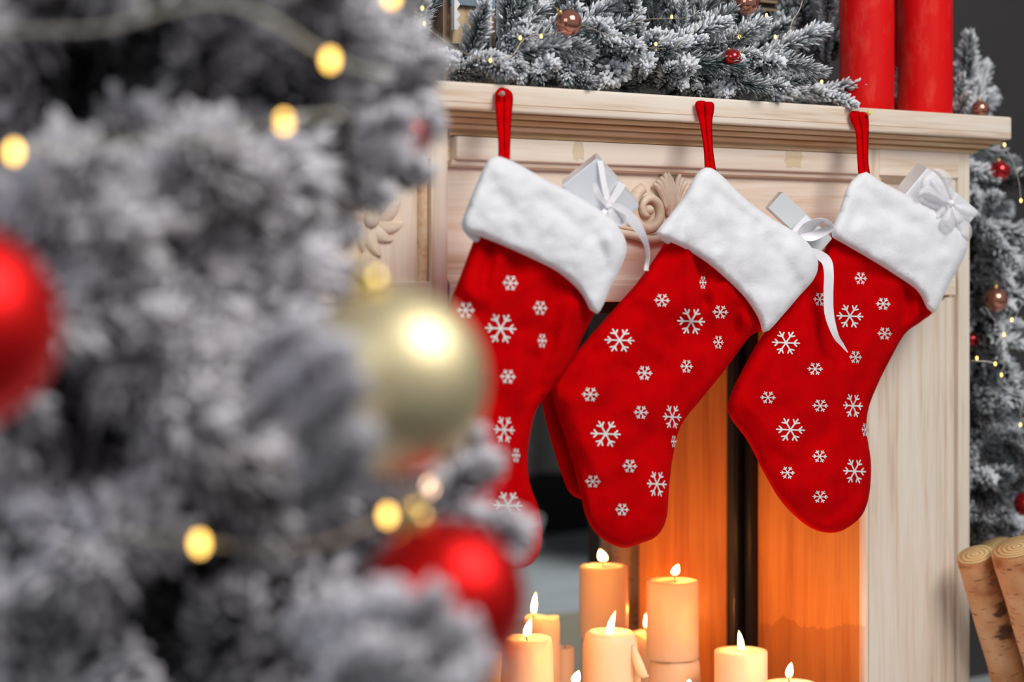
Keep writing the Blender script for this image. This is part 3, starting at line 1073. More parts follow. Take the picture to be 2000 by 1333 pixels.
g1 = empty('gift_box', at(1165, 420, Yb + 0.02), 'silver wrapped gift with narrow satin ribbon, in the stocking nearest the tree', 'gift', 'gifts in the stockings')
T_, R_, L_ = at(1166, 309, Yb + 0.012), at(1249, 404, Yb), at(1097, 364, Yb + 0.026)
Ff, Bb = para(T_, R_, L_, at(1097, 352, Yb + 0.056) - L_)
prism('wrapped_box', Ff, Bb, silver_paper, g1)
ribbon('ribbon_band', [(1172, 314, Yb + 0.011, 5.5), (1180, 360, Yb + 0.006, 5.5), (1190, 404, Yb + 0.003, 5.5)], satin, g1)
ribbon('ribbon_band', [(1216, 358, Yb + 0.002, 8), (1203, 380, Yb + 0.001, 7), (1187, 404, Yb - 0.001, 5)], satin, g1)
ribbon('ribbon_tail', [(1160, 353, Yb - 0.006, 3, 0.002), (1168, 378, Yb - 0.011, 6, 0.002), (1187, 402, Yb - 0.007, 3)], satin, g1)
ribbon('ribbon_tail', [(1188, 400, Yb - 0.004, 4), (1210, 408, Yb - 0.012, 9, 0.002), (1237, 432, Yb - 0.014, 11, 0.002), (1256, 462, Yb - 0.013, 7, 0.003), (1265, 495, Yb - 0.010, 3.5, 0.004), (1262, 529, Yb - 0.009, 4.5, 0.001)], satin, g1)
ribbon('bow_loop', [(1188, 404, Yb - 0.002, 3), (1200, 412, Yb - 0.012, 5, 0.004), (1216, 424, Yb - 0.016, 6, 0.006), (1216, 436, Yb - 0.012, 5, 0.006), (1203, 433, Yb - 0.006, 4, 0.003), (1188, 408, Yb - 0.002, 3)], satin, g1)
ribbon('bow_loop', [(1188, 404, Yb - 0.002, 3), (1178, 418, Yb - 0.008, 6, 0.003), (1174, 432, Yb - 0.006, 8, 0.003)], satin, g1)
ribbon('bow_loop', [(1188, 404, Yb - 0.004, 3), (1197, 420, Yb - 0.012, 7, 0.003), (1208, 446, Yb - 0.008, 11, 0.003)], satin, g1)
vs, fs = lathe([(0.0001, -.003), (.003, -.002), (.0035, 0), (.003, .002), (.0001, .003)], (0, 0, 0), 12)
c = at(1188, 403, Yb - 0.006); make('knot', [c + v for v in vs], fs, satin, g1)

# gift 2: grey-white box
Yb = -0.094
g2 = empty('gift_box', at(1550, 450, Yb + 0.02), 'grey-white gift with a wide satin loop and long ribbon end, in the middle stocking', 'gift', 'gifts in the stockings')
T_, R_, L_ = at(1529, 375, Yb + 0.012), at(1626, 466, Yb + 0.002), at(1500, 408, Yb + 0.018)
Ff, Bb = para(T_, R_, L_, at(1493, 406, Yb + 0.046) - L_)
prism('wrapped_box', Ff, Bb, grey_paper, g2)
ribbon('ribbon_band', [(1580, 427, Yb + 0.001, 9), (1562, 446, Yb, 9), (1548, 466, Yb, 9)], satin, g2)
ribbon('bow_loop', [(1560, 458, Yb - 0.003, 6, 0.002), (1577, 446, Yb - 0.010, 11, 0.004), (1596, 434, Yb - 0.018, 7, 0.009), (1612, 432, Yb - 0.020, 4, 0.012), (1622, 444, Yb - 0.018, 6, 0.010), (1606, 454, Yb - 0.014, 8, 0.004), (1585, 462, Yb - 0.010, 9, 0.002), (1563, 462, Yb - 0.004, 5)], satin, g2)
ribbon('ribbon_tail', [(1578, 488, Yb - 0.004, 5, 0.002), (1597, 497, Yb - 0.010, 9, 0.002), (1614, 510, Yb - 0.014, 10, 0.002), (1619, 535, Yb - 0.016, 9.5, 0.003), (1618, 575, Yb - 0.014, 9.5, 0.003), (1620, 615, Yb - 0.012, 9, 0.002), (1632, 655, Yb - 0.012, 6, 0.002), (1645, 674, Yb - 0.010, 3.5, 0.001), (1656, 689, Yb - 0.009, 0.8)], satin, g2)

# gift 3: white box with organza bow
Yb = -0.080
g3 = empty('gift_box', at(1830, 450, Yb + 0.02), 'white gift under a puffy sheer organza bow, in the stocking below the red candles', 'gift', 'gifts in the stockings')
T_, R_, L_ = at(1812, 328, Yb + 0.010), at(1912, 414, Yb - 0.002), at(1767, 382, Yb + 0.014)
Ff, Bb = para(T_, R_, L_, at(1748, 370, Yb + 0.055) - L_)
prism('wrapped_box', Ff, Bb, white_paper, g3)
ribbon('ribbon_band', [(1866, 376, Yb - 0.001, 7), (1852, 396, Yb - 0.003, 7), (1832, 424, Yb - 0.004, 7)], satin, g3)
for i, pl in enumerate([
    [(1858, 394), (1835, 398), (1812, 395), (1799, 376), (1800, 352), (1812, 338), (1828, 332), (1846, 348), (1856, 372)],
    [(1858, 392), (1848, 372), (1834, 345), (1822, 331), (1840, 331), (1856, 342), (1864, 360), (1863, 380)],
    [(1858, 398), (1846, 370), (1830, 352), (1816, 350), (1822, 372), (1838, 392)],
    [(1856, 396), (1838, 380), (1815, 364), (1794, 372), (1793, 388), (1806, 384), (1826, 392), (1846, 400)],
    [(1856, 399), (1842, 404), (1820, 396), (1800, 386), (1794, 392), (1800, 400), (1826, 410), (1850, 408)],
    [(1860, 400), (1876, 398), (1894, 400), (1910, 414), (1905, 424), (1890, 424), (1872, 414)],
    [(1858, 402), (1868, 412), (1882, 424), (1880, 434), (1868, 440), (1860, 424)],
    [(1856, 402), (1848, 414), (1838, 430), (1848, 446), (1860, 452), (1866, 436), (1862, 414)],
    [(1864, 420), (1880, 426), (1896, 440), (1899, 456), (1892, 470), (1876, 466), (1868, 446)],
    [(1836, 404), (1850, 402), (1848, 418), (1832, 432), (1824, 424)],
]):
    pc = Cloth(pl, Yb - 0.010 - 0.004 * (i % 4), [(0.012, 36)], 0.001, 0.004, 14, (), 3.5, 20 + i)
    pc.single = True
    pc.build('bow_petal', organza, g3)
vs, fs = lathe([(0.0001, -.0045), (.004, -.003), (.005, 0), (.004, .003), (.0001, .0045)], (0, 0, 0), 12)
c = at(1858, 397, Yb - 0.026); make('knot', [c + v for v in vs], fs, satin, g3)


# ------------------------------------------------------------------ candles
def flame_mesh(foot, h, r, lean, parent):
    prof = [(0.25, 0.0), (0.6, 0.08), (0.92, 0.22), (1.0, 0.36), (0.88, 0.55), (0.6, 0.75), (0.3, 0.9), (0.04, 1.0)]
    vs, fs = [], []
    seg = 14
    for (rr, z) in prof:
        off = RGT * (lean * z * z * h)
        for k in range(seg):
            an = 2 * PI * k / seg
            vs.append(foot + off + Vector((rr * r * math.cos(an), rr * r * math.sin(an), z * h)))
    for i in range(len(prof) - 1):
        for k in range(seg):
            k2 = (k + 1) % seg
            fs.append((i * seg + k, i * seg + k2, (i + 1) * seg + k2, (i + 1) * seg + k))
    fs.append(tuple(range(seg))[::-1]); fs.append(tuple((len(prof) - 1) * seg + k for k in range(seg)))
    return make('flame', vs, fs, flame_m, parent)


CANDLE_W = 0.23


def candle(cx, top_y, D, r, z0, label, lit=True, fl=None, style='flat', bottom_y=None):
    c = atD(cx, top_y, D)
    zt = c.z
    if bottom_y: z0 = atD(cx, bottom_y, D).z
    root = empty('pillar_candle', (c.x, c.y, z0), label, 'candle', 'ivory pillar candles in the firebox')
    H = zt - z0
    sd = cx * 0.13
    if style == 'flat':
        prof = [(r * 0.98, 0), (r, 0.002), (r * 0.995, H * 0.5), (r * 0.99, H - 0.0025), (r * 0.96, H - 0.0004), (r * 0.62, H - 0.0006), (r * 0.50, H - 0.0022), (0.0002, H - 0.003)]
        wob = lambda a, q, z: (0, 0)
    elif style == 'dome':
        prof = [(r * 0.98, 0), (r * 1.0, 0.01), (r * 1.0, H - 0.022), (r * 0.975, H - 0.013), (r * 0.90, H - 0.005), (r * 0.78, H - 0.0005), (r * 0.66, H - 0.001), (r * 0.5, H - 0.005), (0.0002, H - 0.006)]
        wob = lambda a, q, z: (0.0006 * math.sin(3 * a + sd), 0)
    elif style == 'ragged':
        prof = [(r * 0.98, 0), (r, 0.004)] + [(r, H * t) for t in (0.1, 0.2, 0.3, 0.4, 0.5, 0.6, 0.7, 0.8, 0.88, 0.94)] + [(r * 0.97, H), (r * 0.86, H), (r * 0.78, H - 0.004), (r * 0.5, H - 0.007), (0.0002, H - 0.008)]
        wob = lambda a, q, z: ((0.0016 * noise.noise(Vector((math.cos(a) * 2, math.sin(a) * 2, z * 90 + sd))) if q > r * 0.9 else 0) - (0.07 * r * (z / H) ** 4 if q > r * .7 else 0), 0.0006 * math.sin(5 * a) if z > H * .9 else 0)
    else:   # wavy, burnt-down rim
        prof = [(r * 0.98, 0), (r, 0.004), (r, H * 0.5), (r * 0.99, H * 0.9), (r * 0.95, H), (r * 0.86, H - 0.001), (r * 0.8, H - 0.010), (r * 0.4, H - 0.014), (0.0002, H - 0.014)]
        wob = lambda a, q, z: (0, (0.0032 * abs(math.sin(1.5 * a + sd)) - 0.003) if (z > H * .93 and q > r * .8) else 0)
    vs, fs = lathe(prof, (c.x, c.y, z0), 48, wob)
    make('wax_body', vs, fs, wax, root)
    if lit:
        fx, fy0, fy1, fr, lean = fl       # flame foot x, foot y, tip y, radius px, lean
        foot = atD(fx, fy0, D)
        fh = (fy0 - fy1) / F * D
        zc = zt - 0.006
        w0 = Vector((foot.x, foot.y, min(zc, foot.z - 0.002)))
        pts = spline([w0, (w0 + foot) / 2 + RGT * 0.0006, foot + Vector((0, 0, 0.003)) - RGT * 0.0012, foot + Vector((0, 0, 0.0035)) - RGT * 0.003], 4)
        v_, f_ = tube(pts, 0.0007, 6)
        make('wick', v_, f_, wick_mat, root)
        flame_mesh(foot + Vector((0, 0, 0.0025)), fh - 0.0015, fr / F * D, lean, root)
        l = bpy.data.lights.new('flame_glow', 'POINT'); l.energy = CANDLE_W; l.color = (1.0, 0.33, 0.065); l.shadow_soft_size = 0.0
        lo = bpy.data.objects.new('flame_glow', l); COL.objects.link(lo); lo.parent = root
        lo.location = foot + Vector((0, 0, fh + 0.004)) + RGT * lean * fh - Vector(root.location)
    elif style != 'stack':
        v_, f_ = tube([(c.x + .006, c.y, zt - 0.012), (c.x + .006, c.y, zt - 0.001), (c.x + .007, c.y, zt + 0.001)], 0.0008, 6)
        make('wick', v_, f_, wick_mat, root)
    return root


candle(1179, 1105, 2.95, 0.0345, ZH, 'smooth tall ivory candle straight below the middle stocking toe, rounded short flame', True, (1178, 1102, 1074, 10, -0.25), 'flat', bottom_y=1246)
candle(1181, 1248, 2.95, 0.0335, ZH, 'unlit candle stub carrying the tall candle below the middle stocking', False, None, 'stack')
candle(1314, 1133, 2.79, 0.0350, ZH, 'smooth ivory candle standing on a stub, right of the domed candle', True, (1318, 1129, 1103, 8.5, 0.30), 'flat', bottom_y=1286)
candle(1317, 1288, 2.79, 0.0358, ZH, 'ragged ivory stub with another lit candle standing on it', False, None, 'ragged')
dome = candle(1191, 1232, 2.68, 0.0352, ZH, 'dome-topped ivory candle with a leaning flame and a wax drip on its side', True, (1190, 1254, 1194, 7.5, 0.22), 'dome')
candle(1258, 1236, 2.99, 0.0240, ZH, 'slim candle tucked behind the domed candle and the tall stacked one', True, (1262, 1232, 1199, 5, 0.0), 'wavy')
candle(1030, 1246, 2.60, 0.0335, ZH, 'ragged-edged candle beside the hanging red bauble, wick curled over', True, (1029, 1250, 1209, 9, 0.22), 'ragged')
candle(1057, 1204, 2.82, 0.0255, ZH, 'candle with a scalloped burnt rim, behind the ragged candle by the bauble', True, (1042, 1206, 1158, 7, 0.10), 'wavy')
candle(1097, 1264, 2.86, 0.0175, ZH, 'thin unlit white candle between the scalloped candle and the tall one', False, None, 'flat')
candle(1120, 1347, 2.52, 0.0300, ZH, 'low candle at the bottom edge, only its flame showing left of the domed candle', True, (1124, 1340, 1311, 10, 0.25), 'flat')
candle(1447, 1270, 2.70, 0.0345, ZH, 'ivory candle against the glowing lining, in front of the black iron frame', True, (1448, 1279, 1233, 6.5, -0.12), 'flat')
candle(1543, 1334, 2.62, 0.0335, ZH, 'low ivory candle close to the right pilaster, cut off by the bottom edge', True, (1541, 1330, 1295, 8, 0.15), 'flat')
candle(1342, 1345, 2.53, 0.0300, ZH, 'low candle at the bottom edge in front of the ragged stub', True, (1346, 1346, 1328, 6, 0.0), 'flat')
candle(950, 1275, 2.66, 0.0200, ZH, 'slim candle mostly hidden behind the lower red bauble', False, None, 'flat')
# wax drip on the domed candle
pts = spline([atD(1236, 1262, 2.66), atD(1243, 1285, 2.655), atD(1249, 1302, 2.65), atD(1256, 1316, 2.65), atD(1266, 1322, 2.65)], 6)
vs, fs = tube(pts, [0.0035 + 0.003 * math.sin(PI * i / (len(pts) - 1)) if i < len(pts) - 3 else 0.002 for i in range(len(pts))], 10)
make('wax_drip', vs, fs, wax, dome)
pts = spline([atD(1238, 1275, 2.67), atD(1244, 1300, 2.665), atD(1243, 1340, 2.665)], 6)
vs, fs = tube(pts, [0.003 + 0.003 * i / (len(pts) - 1) for i in range(len(pts))], 10)
make('wax_drip', vs, fs, wax, dome)

# tall red candles on the mantel
for (x0, x1, Yc, lab) in ((1640, 1746, -0.003, 'tall red pillar candle on the mantel, nearer the garland'), (1754, 1860, -0.000, 'tall red pillar candle on the mantel, nearer the mantel end')):
    xm = (x0 + x1) / 2
    c = at(xm, 210, Yc)
    D = (c - CAM).dot(FWD)
    r = (x1 - x0) / 2 / F * D
    root = empty('red_pillar_candle', (c.x, c.y, ZT), lab, 'candle', 'red candles on the mantel')
    H = 0.30
    vs, fs = lathe([(r * 0.97, 0), (r * 0.99, 0.002)] + [(r, H * t / 24) for t in range(1, 24)] + [(r * 0.97, H), (r * 0.8, H), (r * 0.7, H - 0.004), (0.0002, H - 0.005)], (c.x, c.y, ZT), 56,
                   lambda a, q, z: (0.0006 * noise.noise(Vector((math.cos(a) * 3, math.sin(a) * 3, z * 25 + x0))) if q > r * .9 else 0, 0))
    make('wax_body', vs, fs, red_wax, root)
    vs, fs = tube([(c.x, c.y, ZT + H - 0.006), (c.x, c.y, ZT + H + 0.012)], 0.001, 6)
    make('wick', vs, fs, wick_mat, root)
c = at(1756, 205, 0.085)
root = empty('red_pillar_candle', (c.x, c.y, ZT), 'third tall red candle, a dark sliver between the two front ones', 'candle', 'red candles on the mantel')
vs, fs = lathe([(0.030, 0), (0.031, 0.1), (0.031, 0.33), (0.028, 0.334), (0.0002, 0.33)], (c.x, c.y, ZT), 40)
make('wax_body', vs, fs, red_wax, root)
vs, fs = tube([(c.x, c.y, ZT + .325), (c.x, c.y, ZT + .345)], 0.001, 6); make('wick', vs, fs, wick_mat, root)


# ------------------------------------------------------------------ sprigs
def sprig_mesh(name, L, n, ln, wd, mat, seed, frost=1.0, curve=0.12, spread=(30, 62)):
    rg = random.Random(seed)
    vs, fs, fr = [], [], []
    cx, cy = rg.uniform(-curve, curve) * L, rg.uniform(-curve, curve) * L
    def stem(t):
        return Vector((cx * t * t, cy * t * t, L * t))
    sv, sf = tube([stem(i / 7) for i in range(8)], [0.0016 * (1 - 0.6 * i / 7) * (L / 0.1) ** .5 for i in range(8)], 5)
    vs += sv; fs += sf; fr += [0.12] * len(sv)
    for i in range(n):
        t = 0.06 + 0.94 * (i + rg.random()) / n
        az = rg.uniform(0, 2 * PI)
        an = math.radians(rg.uniform(*spread)) * (1 - 0.45 * max(0, (t - 0.75) / 0.25))
        p = stem(t)
        d = Vector((math.cos(az) * math.sin(an), math.sin(az) * math.sin(an), math.cos(an)))
        l = ln * rg.uniform(0.72, 1.1) * (1 - 0.35 * max(0, (t - 0.8) / 0.2))
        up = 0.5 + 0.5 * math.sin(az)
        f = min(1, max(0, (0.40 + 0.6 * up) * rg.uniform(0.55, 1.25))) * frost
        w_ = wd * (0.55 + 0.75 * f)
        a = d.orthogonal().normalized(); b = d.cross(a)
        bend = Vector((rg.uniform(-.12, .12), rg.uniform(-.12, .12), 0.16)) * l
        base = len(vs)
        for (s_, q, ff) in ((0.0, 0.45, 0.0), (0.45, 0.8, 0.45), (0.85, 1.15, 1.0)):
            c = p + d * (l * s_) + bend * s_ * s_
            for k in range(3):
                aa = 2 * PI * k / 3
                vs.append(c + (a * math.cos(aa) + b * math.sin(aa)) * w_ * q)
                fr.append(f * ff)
        vs.append(p + d * l + bend); fr.append(f)
        for r_ in (0, 1):
            for k in range(3):
                k2 = (k + 1) % 3
                fs.append((base + 3 * r_ + k, base + 3 * r_ + k2, base + 3 * r_ + 3 + k2, base + 3 * r_ + 3 + k))
        for k in range(3):
            fs.append((base + 6 + k, base + 6 + (k + 1) % 3, base + 9))
    me = bpy.data.meshes.new(name)
    me.from_pydata([tuple(v) for v in vs], [], fs)
    me.materials.append(mat)
    me.polygons.foreach_set('use_smooth', [True] * len(me.polygons))
    at_ = me.attributes.new('frost', 'FLOAT', 'POINT')
    at_.data.foreach_set('value', fr)
    return me


def orient(d, roll=0.0, up=Vector((0, 0, 1))):
    """quaternion taking +Z to d and +Y (the flocked side) as near up as it can"""
    z = Vector(d).normalized()
    y = up - z * up.dot(z)
    y = y.normalized() if y.length > 1e-3 else z.orthogonal().normalized()
    x = y.cross(z)
    m = Matrix((x, y, z)).transposed()
    return (m.to_4x4() @ Matrix.Rotation(roll, 4, 'Z')).to_quaternion()


SG = [sprig_mesh('sprig', 0.092, 230, 0.019, 0.00120, needle_frost, 11 + i, 1.15) for i in range(3)] + \
     [sprig_mesh('sprig', 0.080, 170, 0.018, 0.00160, needle_frost, 31 + i, 1.5) for i in range(2)] + \
     [sprig_mesh('sprig', 0.100, 230, 0.021, 0.00090, needle_frost, 41 + i, 0.75) for i in range(2)]
SGB = [sprig_mesh('sprig', 0.10, 160, 0.022, 0.0009, needle_dark, 51, 0.7)]


def pix(p):
    v = Vector(p) - CAM
    dd = v.dot(FWD)
    return 1000 + F * v.dot(RGT) / dd, YH - F * v.z / dd


def put(parent, me, base, d, s=1.0, roll=None, name='sprig'):
    return link(name, me, parent, base, orient(d, random.uniform(-.5, .5) if roll is None else roll), s)


# garland on the mantel
ga = empty('frosted_fir_garland', (1.7, 0.10, ZT), 'frosted artificial fir garland lying along the mantel shelf', 'garland')
core = spline([(1.02, 0.10, ZT + 0.045), (1.3, 0.09, ZT + 0.05), (1.6, 0.10, ZT + 0.05), (1.9, 0.12, ZT + 0.05), (2.2, 0.14, ZT + 0.04)], 14)
vs, fs = tube(core, 0.008, 8); make('stem', vs, fs, bark_dark, ga)
rg = random.Random(5)
cnt = 0
for i in range(215):
    if i < 105:      # front sprigs, reaching forward and down to the shelf
        X = 1.08 + (i / 105) * 0.90 + rg.uniform(-.015, .015)
        th = rg.uniform(-18, 60)          # elevation of the direction
        base = Vector((X, rg.uniform(0.02, 0.07), ZT + rg.uniform(0.022, 0.075)))
        d = Vector((rg.uniform(-.9, .9), -math.cos(math.radians(th)), math.sin(math.radians(th))))
        if base.z + d.z / d.length * 0.09 < ZT + 0.014:
            d.z = max(d.z, (ZT + 0.014 - base.z) / 0.09 * d.length)
        if base.y - 0.09 * abs(d.y) / d.length < -0.05: base.y = -0.05 + 0.09 * abs(d.y) / d.length
    elif i < 160:
        X = rg.uniform(1.05, 2.10)
        base = Vector((X, rg.uniform(0.08, 0.16), ZT + rg.uniform(0.06, 0.14)))
        d = Vector((rg.uniform(-.8, .8), rg.uniform(-.9, .2), rg.uniform(0.3, 1)))
    else:
        X = rg.uniform(1.05, 2.05)
        base = Vector((X, rg.uniform(0.12, 0.22), ZT + rg.uniform(0.02, 0.12)))
        d = Vector((rg.uniform(-.8, .8), rg.uniform(-.4, .2), 1))
    me = rg.choice(SG) if i < 160 else rg.choice(SG[5:] + SGB)
    if X > 1.84 and i < 105 and base.y < 0.12:
        # keep clear of the red candles: move behind them
        base.y += 0.10
        d.y = max(d.y, -0.25)
        me = rg.choice(SG)
    dn = Vector(d).normalized()
    hit = False
    for q in (0.3, 0.65, 1.0):
        u_, v_ = pix(base + dn * 0.09 * q)
        if 868 < u_ < 985 and v_ < 120 and base.y < 0.14: hit = True
        if 1478 < u_ < 1520 and v_ < 45: hit = True
    if hit: continue
    put(ga, me, base, d, rg.uniform(0.85, 1.1))
for i in range(46):      # low row lying on the shelf, tips at its front edge
    X = 1.08 + i / 46 * 0.86 + rg.uniform(-.012, .012)
    base = Vector((X, rg.uniform(0.035, 0.10), ZT + rg.uniform(0.012, 0.03)))
    d = Vector((rg.uniform(-1.2, 1.2), -0.9, rg.uniform(0.0, 0.3)))
    put(ga, rg.choice(SG[:5]), base, d, rg.uniform(0.75, 0.95))
# chosen sprigs in clear view: base pixel, tip pixel, depth plane and its lean
for (bx_, by_, tx_, ty_, Yb_, Yt_) in [(905, 165, 945, 25, 0.06, -0.01), (930, 120, 1015, 135, 0.02, -0.03), (985, 60, 1015, 150, 0.03, -0.02), (1100, 130, 1030, 160, 0.0, -0.02), (1215, 90, 1205, 155, 0.05, -0.03),
                                       (1290, 110, 1350, 165, 0.03, -0.03), (1180, 100, 1175, 20, 0.04, 0.02), (1395, 110, 1380, 20, 0.06, 0.03), (1500, 185, 1590, 150, 0.0, -0.035), (1470, 195, 1540, 140, 0.01, -0.03),
                                       (1440, 130, 1425, 185, 0.03, -0.03), (1590, 200, 1640, 190, 0.0, -0.03), (1330, 90, 1335, 10, 0.06, 0.04), (1570, 120, 1565, 0, 0.16, 0.15), (1610, 130, 1620, 60, 0.10, 0.08),
                                       (1060, 130, 1060, 175, 0.03, -0.03), (1110, 90, 1115, 160, 0.03, -0.03)]:
    a, b = at(bx_, by_, Yb_), at(tx_, ty_, Yt_)
    a.z = max(a.z, ZT + 0.018); b.z = max(b.z, ZT + 0.012)
    put(ga, SG[(bx_ // 5) % 5], a, b - a, (b - a).length / 0.088 if (b - a).length > 0.05 else 0.7)
# behind and beyond the red candles
for (bx_, by_, tx_, ty_, Yb_, Yt_) in [(1880, 230, 1893, 80, 0.14, 0.12), (1870, 235, 1885, 140, 0.10, 0.08), (1890, 240, 1935, 170, 0.12, 0.12), (1885, 235, 1945, 200, 0.13, 0.13), (1880, 225, 1900, 120, 0.16, 0.18), (1860, 225, 1905, 165, 0.12, 0.10),
                                       (1750, 200, 1762, 140, 0.035, 0.03), (1745, 190, 1740, 100, 0.2, 0.2), (1870, 225, 1890, 190, 0.08, 0.05), (1900, 225, 1925, 130, 0.15, 0.17)]:
    a, b = at(bx_, by_, Yb_), at(tx_, ty_, Yt_)
    a.z = max(a.z, ZT + 0.012); b.z = max(b.z, ZT + 0.012)
    put(ga, SG[(bx_ // 5) % 5], a, b - a, max(0.6, (b - a).length / 0.09))

# garland hanging beside the fireplace
gb = empty('frosted_fir_garland', (2.37, 0.20, 0.35), 'frosted fir garland hanging down beside the right end of the fireplace', 'garland')
core2 = spline([(2.31, 0.19, 0.93), (2.37, 0.18, 0.85), (2.40, 0.18, 0.65), (2.40, 0.18, 0.42), (2.39, 0.18, 0.34)], 10)
vs, fs = tube(core2, 0.008, 8); make('stem', vs, fs, bark_dark, gb)
for i in range(190):
    t = i / 189
    p = core2[min(int(t * (len(core2) - 1)), len(core2) - 1)]
    az = rg.uniform(0, 2 * PI)
    d = Vector((math.cos(az) * 0.9 , -0.35 + math.sin(az) * 0.5, rg.uniform(-1.0, 0.25)))
    put(gb, rg.choice(SG[:6]) if rg.random() < 0.85 else SGB[0], p + Vector((rg.uniform(-.02, .02), rg.uniform(-.02, .02), rg.uniform(-.02, .02))), d, rg.uniform(0.9, 1.2))


# ------------------------------------------------------------------ baubles
def bauble(cx, cy, R, D, mat, label, cap_dir=(0, 0, 1), glossy=False, cat='bauble', grp=None):
    c = atD(cx, cy, D)
    r = R / F * D
    q = Vector(cap_dir).normalized()
    top = c + q * r
    root = empty('bauble', c, label, 'bauble', grp)
    bm = bmesh.new(); bmesh.ops.create_uvsphere(bm, u_segments=40, v_segments=24, radius=r, matrix=Matrix.Translation(c))
    bm_obj('ball', bm, mat, root, True, origin=c)
    rot = orient(q).to_matrix()
    vs, fs = lathe([(r * 0.19, -r * 0.04), (r * 0.20, r * 0.03), (r * 0.19, r * 0.16), (r * 0.14, r * 0.19), (0.0002, r * 0.2)], (0, 0, 0), 20)
    make('cap', [top + rot @ v for v in vs], fs, gold_metal, root)
    ring = [top + q * r * 0.33 + rot @ Vector((math.cos(a) * r * 0.13, 0, math.sin(a) * r * 0.15)) for a in [2 * PI * k / 14 for k in range(14)]]
    vs, fs = tube(ring, r * 0.022, 6, closed=True)
    make('hanging_ring', vs, fs, gold_metal, root)
    return root


bauble(766, 745, 186, 1.10, gold_satin, 'large champagne gold satin bauble on the tree, in front of the first stocking', (-0.25, 0.05, 1))
bauble(868, 1174, 160, 1.13, red_satin, 'matte red bauble low on the tree, beside the candle flames', (-0.35, 0.1, 1))
bauble(-92, 640, 208, 1.00, red_satin, 'large red bauble cut off by the frame edge, amid the tree branches', (0.1, 0.0, 1))
bauble(800, 264, 38, 1.38, red_gloss, 'small red bauble peeking through the tree tips just below the mantel edge', (0.1, 0, 1))
YD = lambda x, y, Y: (at(x, y, Y) - CAM).dot(FWD)
bauble(1110, 44, 27, YD(1110, 44, -0.045), copper_gloss, 'shiny copper bauble in the garland above the first two stockings', (-0.8, 0, 0.7))
bauble(1458, 6, 24, YD(1458, 6, -0.02), copper_gloss, 'shiny copper bauble at the top edge of the picture in the garland', (0.2, 0, 1))
bauble(1430, 113, 18, YD(1430, 113, -0.045), red_gloss, 'small glossy red bauble nestled low in the mantel garland', (-0.3, 0.3, 1))
bauble(1914, 214, 18, 2.92, copper_gloss, 'small copper bauble on the mantel end beside the red candles', (-0.1, 0, 1))
bauble(1953, 334, 20, 3.00, red_gloss, 'glossy red bauble hanging just under the mantel end', (-0.2, 0, 1))
bauble(1945, 586, 24, 3.00, copper_gloss, 'copper bauble halfway down the hanging side garland', (0, 0, 1))
bauble(1897, 664, 16, 3.06, red_gloss, 'red bauble half hidden by the pilaster edge in the side garland', (0, 0, 1))
bauble(2004, 985, 24, 3.00, red_gloss, 'dark red bauble low in the side garland at the frame edge', (0, 0, 1))


# ------------------------------------------------------------------ string lights
def bulb_mesh(r, mat):
    vs, fs = lathe([(r * 0.3, -r * 1.5), (r * 0.8, -r), (r, 0), (r * 0.8, r), (r * 0.2, r * 1.5)], (0, 0, 0), 10)
    return mesh('led_bulb', vs, fs, mat)


def string(label, wires, leds, rw, wm, name='string_lights'):
    root = empty(name, wires[0][0], label, 'string lights')
    for wpts in wires:
        vs, fs = tube(spline(wpts, 8), rw, 5)
        make('wire', vs, fs, wm, root)
    cache = {}
    for p, r, m in leds:
        if (r, m.name) not in cache: cache[(r, m.name)] = bulb_mesh(r, m)
        link('led_bulb', cache[(r, m.name)], root, p)
    return root


Q = lambda L, Y: [at(x, y, Y) for x, y in L]
string('fine wire string of tiny warm lights threaded through the mantel garland',
       [Q([(820, 25), (835, 52), (858, 72), (900, 100), (960, 118), (1000, 108), (1020, 80), (1045, 68), (1075, 66), (1100, 62), (1140, 50), (1175, 64), (1225, 74), (1265, 92), (1300, 95)], -0.052),
        Q([(1075, 0), (1088, 18), (1100, 22), (1120, 12)], -0.045),
        Q([(1228, 46), (1262, 38), (1300, 36), (1345, 34), (1368, 20), (1362, 50), (1320, 92)], -0.052),
        Q([(1452, 72), (1470, 84), (1488, 118)], -0.04), Q([(1568, 0), (1560, 22), (1548, 40), (1541, 68), (1538, 78)], -0.02)],
       [(p, 0.0016, led_small) for p in Q([(830, 46), (958, 118), (1016, 74), (1057, 71), (1281, 86), (1312, 33), (825, 16)], -0.053)] + [(p, 0.0018, led_small) for p in Q([(1497, 30), (1514, 72), (1446, 108), (1605, 160), (1444, 72)], -0.03)],
       0.00045, wire_m)
string('thin silver wire of tiny warm lights trailing down the side garland',
       [[atD(x, y, 2.85) for x, y in [(1945, 262), (1960, 284), (1978, 315), (1990, 355), (1994, 395)]],
        [atD(x, y, 2.85) for x, y in [(1998, 590), (1982, 622), (1962, 655), (1948, 690)]],
        [atD(x, y, 2.85) for x, y in [(1925, 600), (1945, 630), (1965, 665), (1968, 690), (1955, 735), (1962, 760), (1990, 775)]],
        [atD(x, y, 2.85) for x, y in [(1895, 705), (1930, 707), (1946, 712)]], [atD(x, y, 2.85) for x, y in [(1996, 790), (1993, 835), (1998, 870)]]],
       [(atD(x, y, 2.845), 0.0018, led_small) for x, y in [(1962, 283), (1994, 392), (1976, 625), (1961, 654), (1944, 711), (1956, 733), (1908, 700), (1993, 830)]], 0.0006, wire_silver)
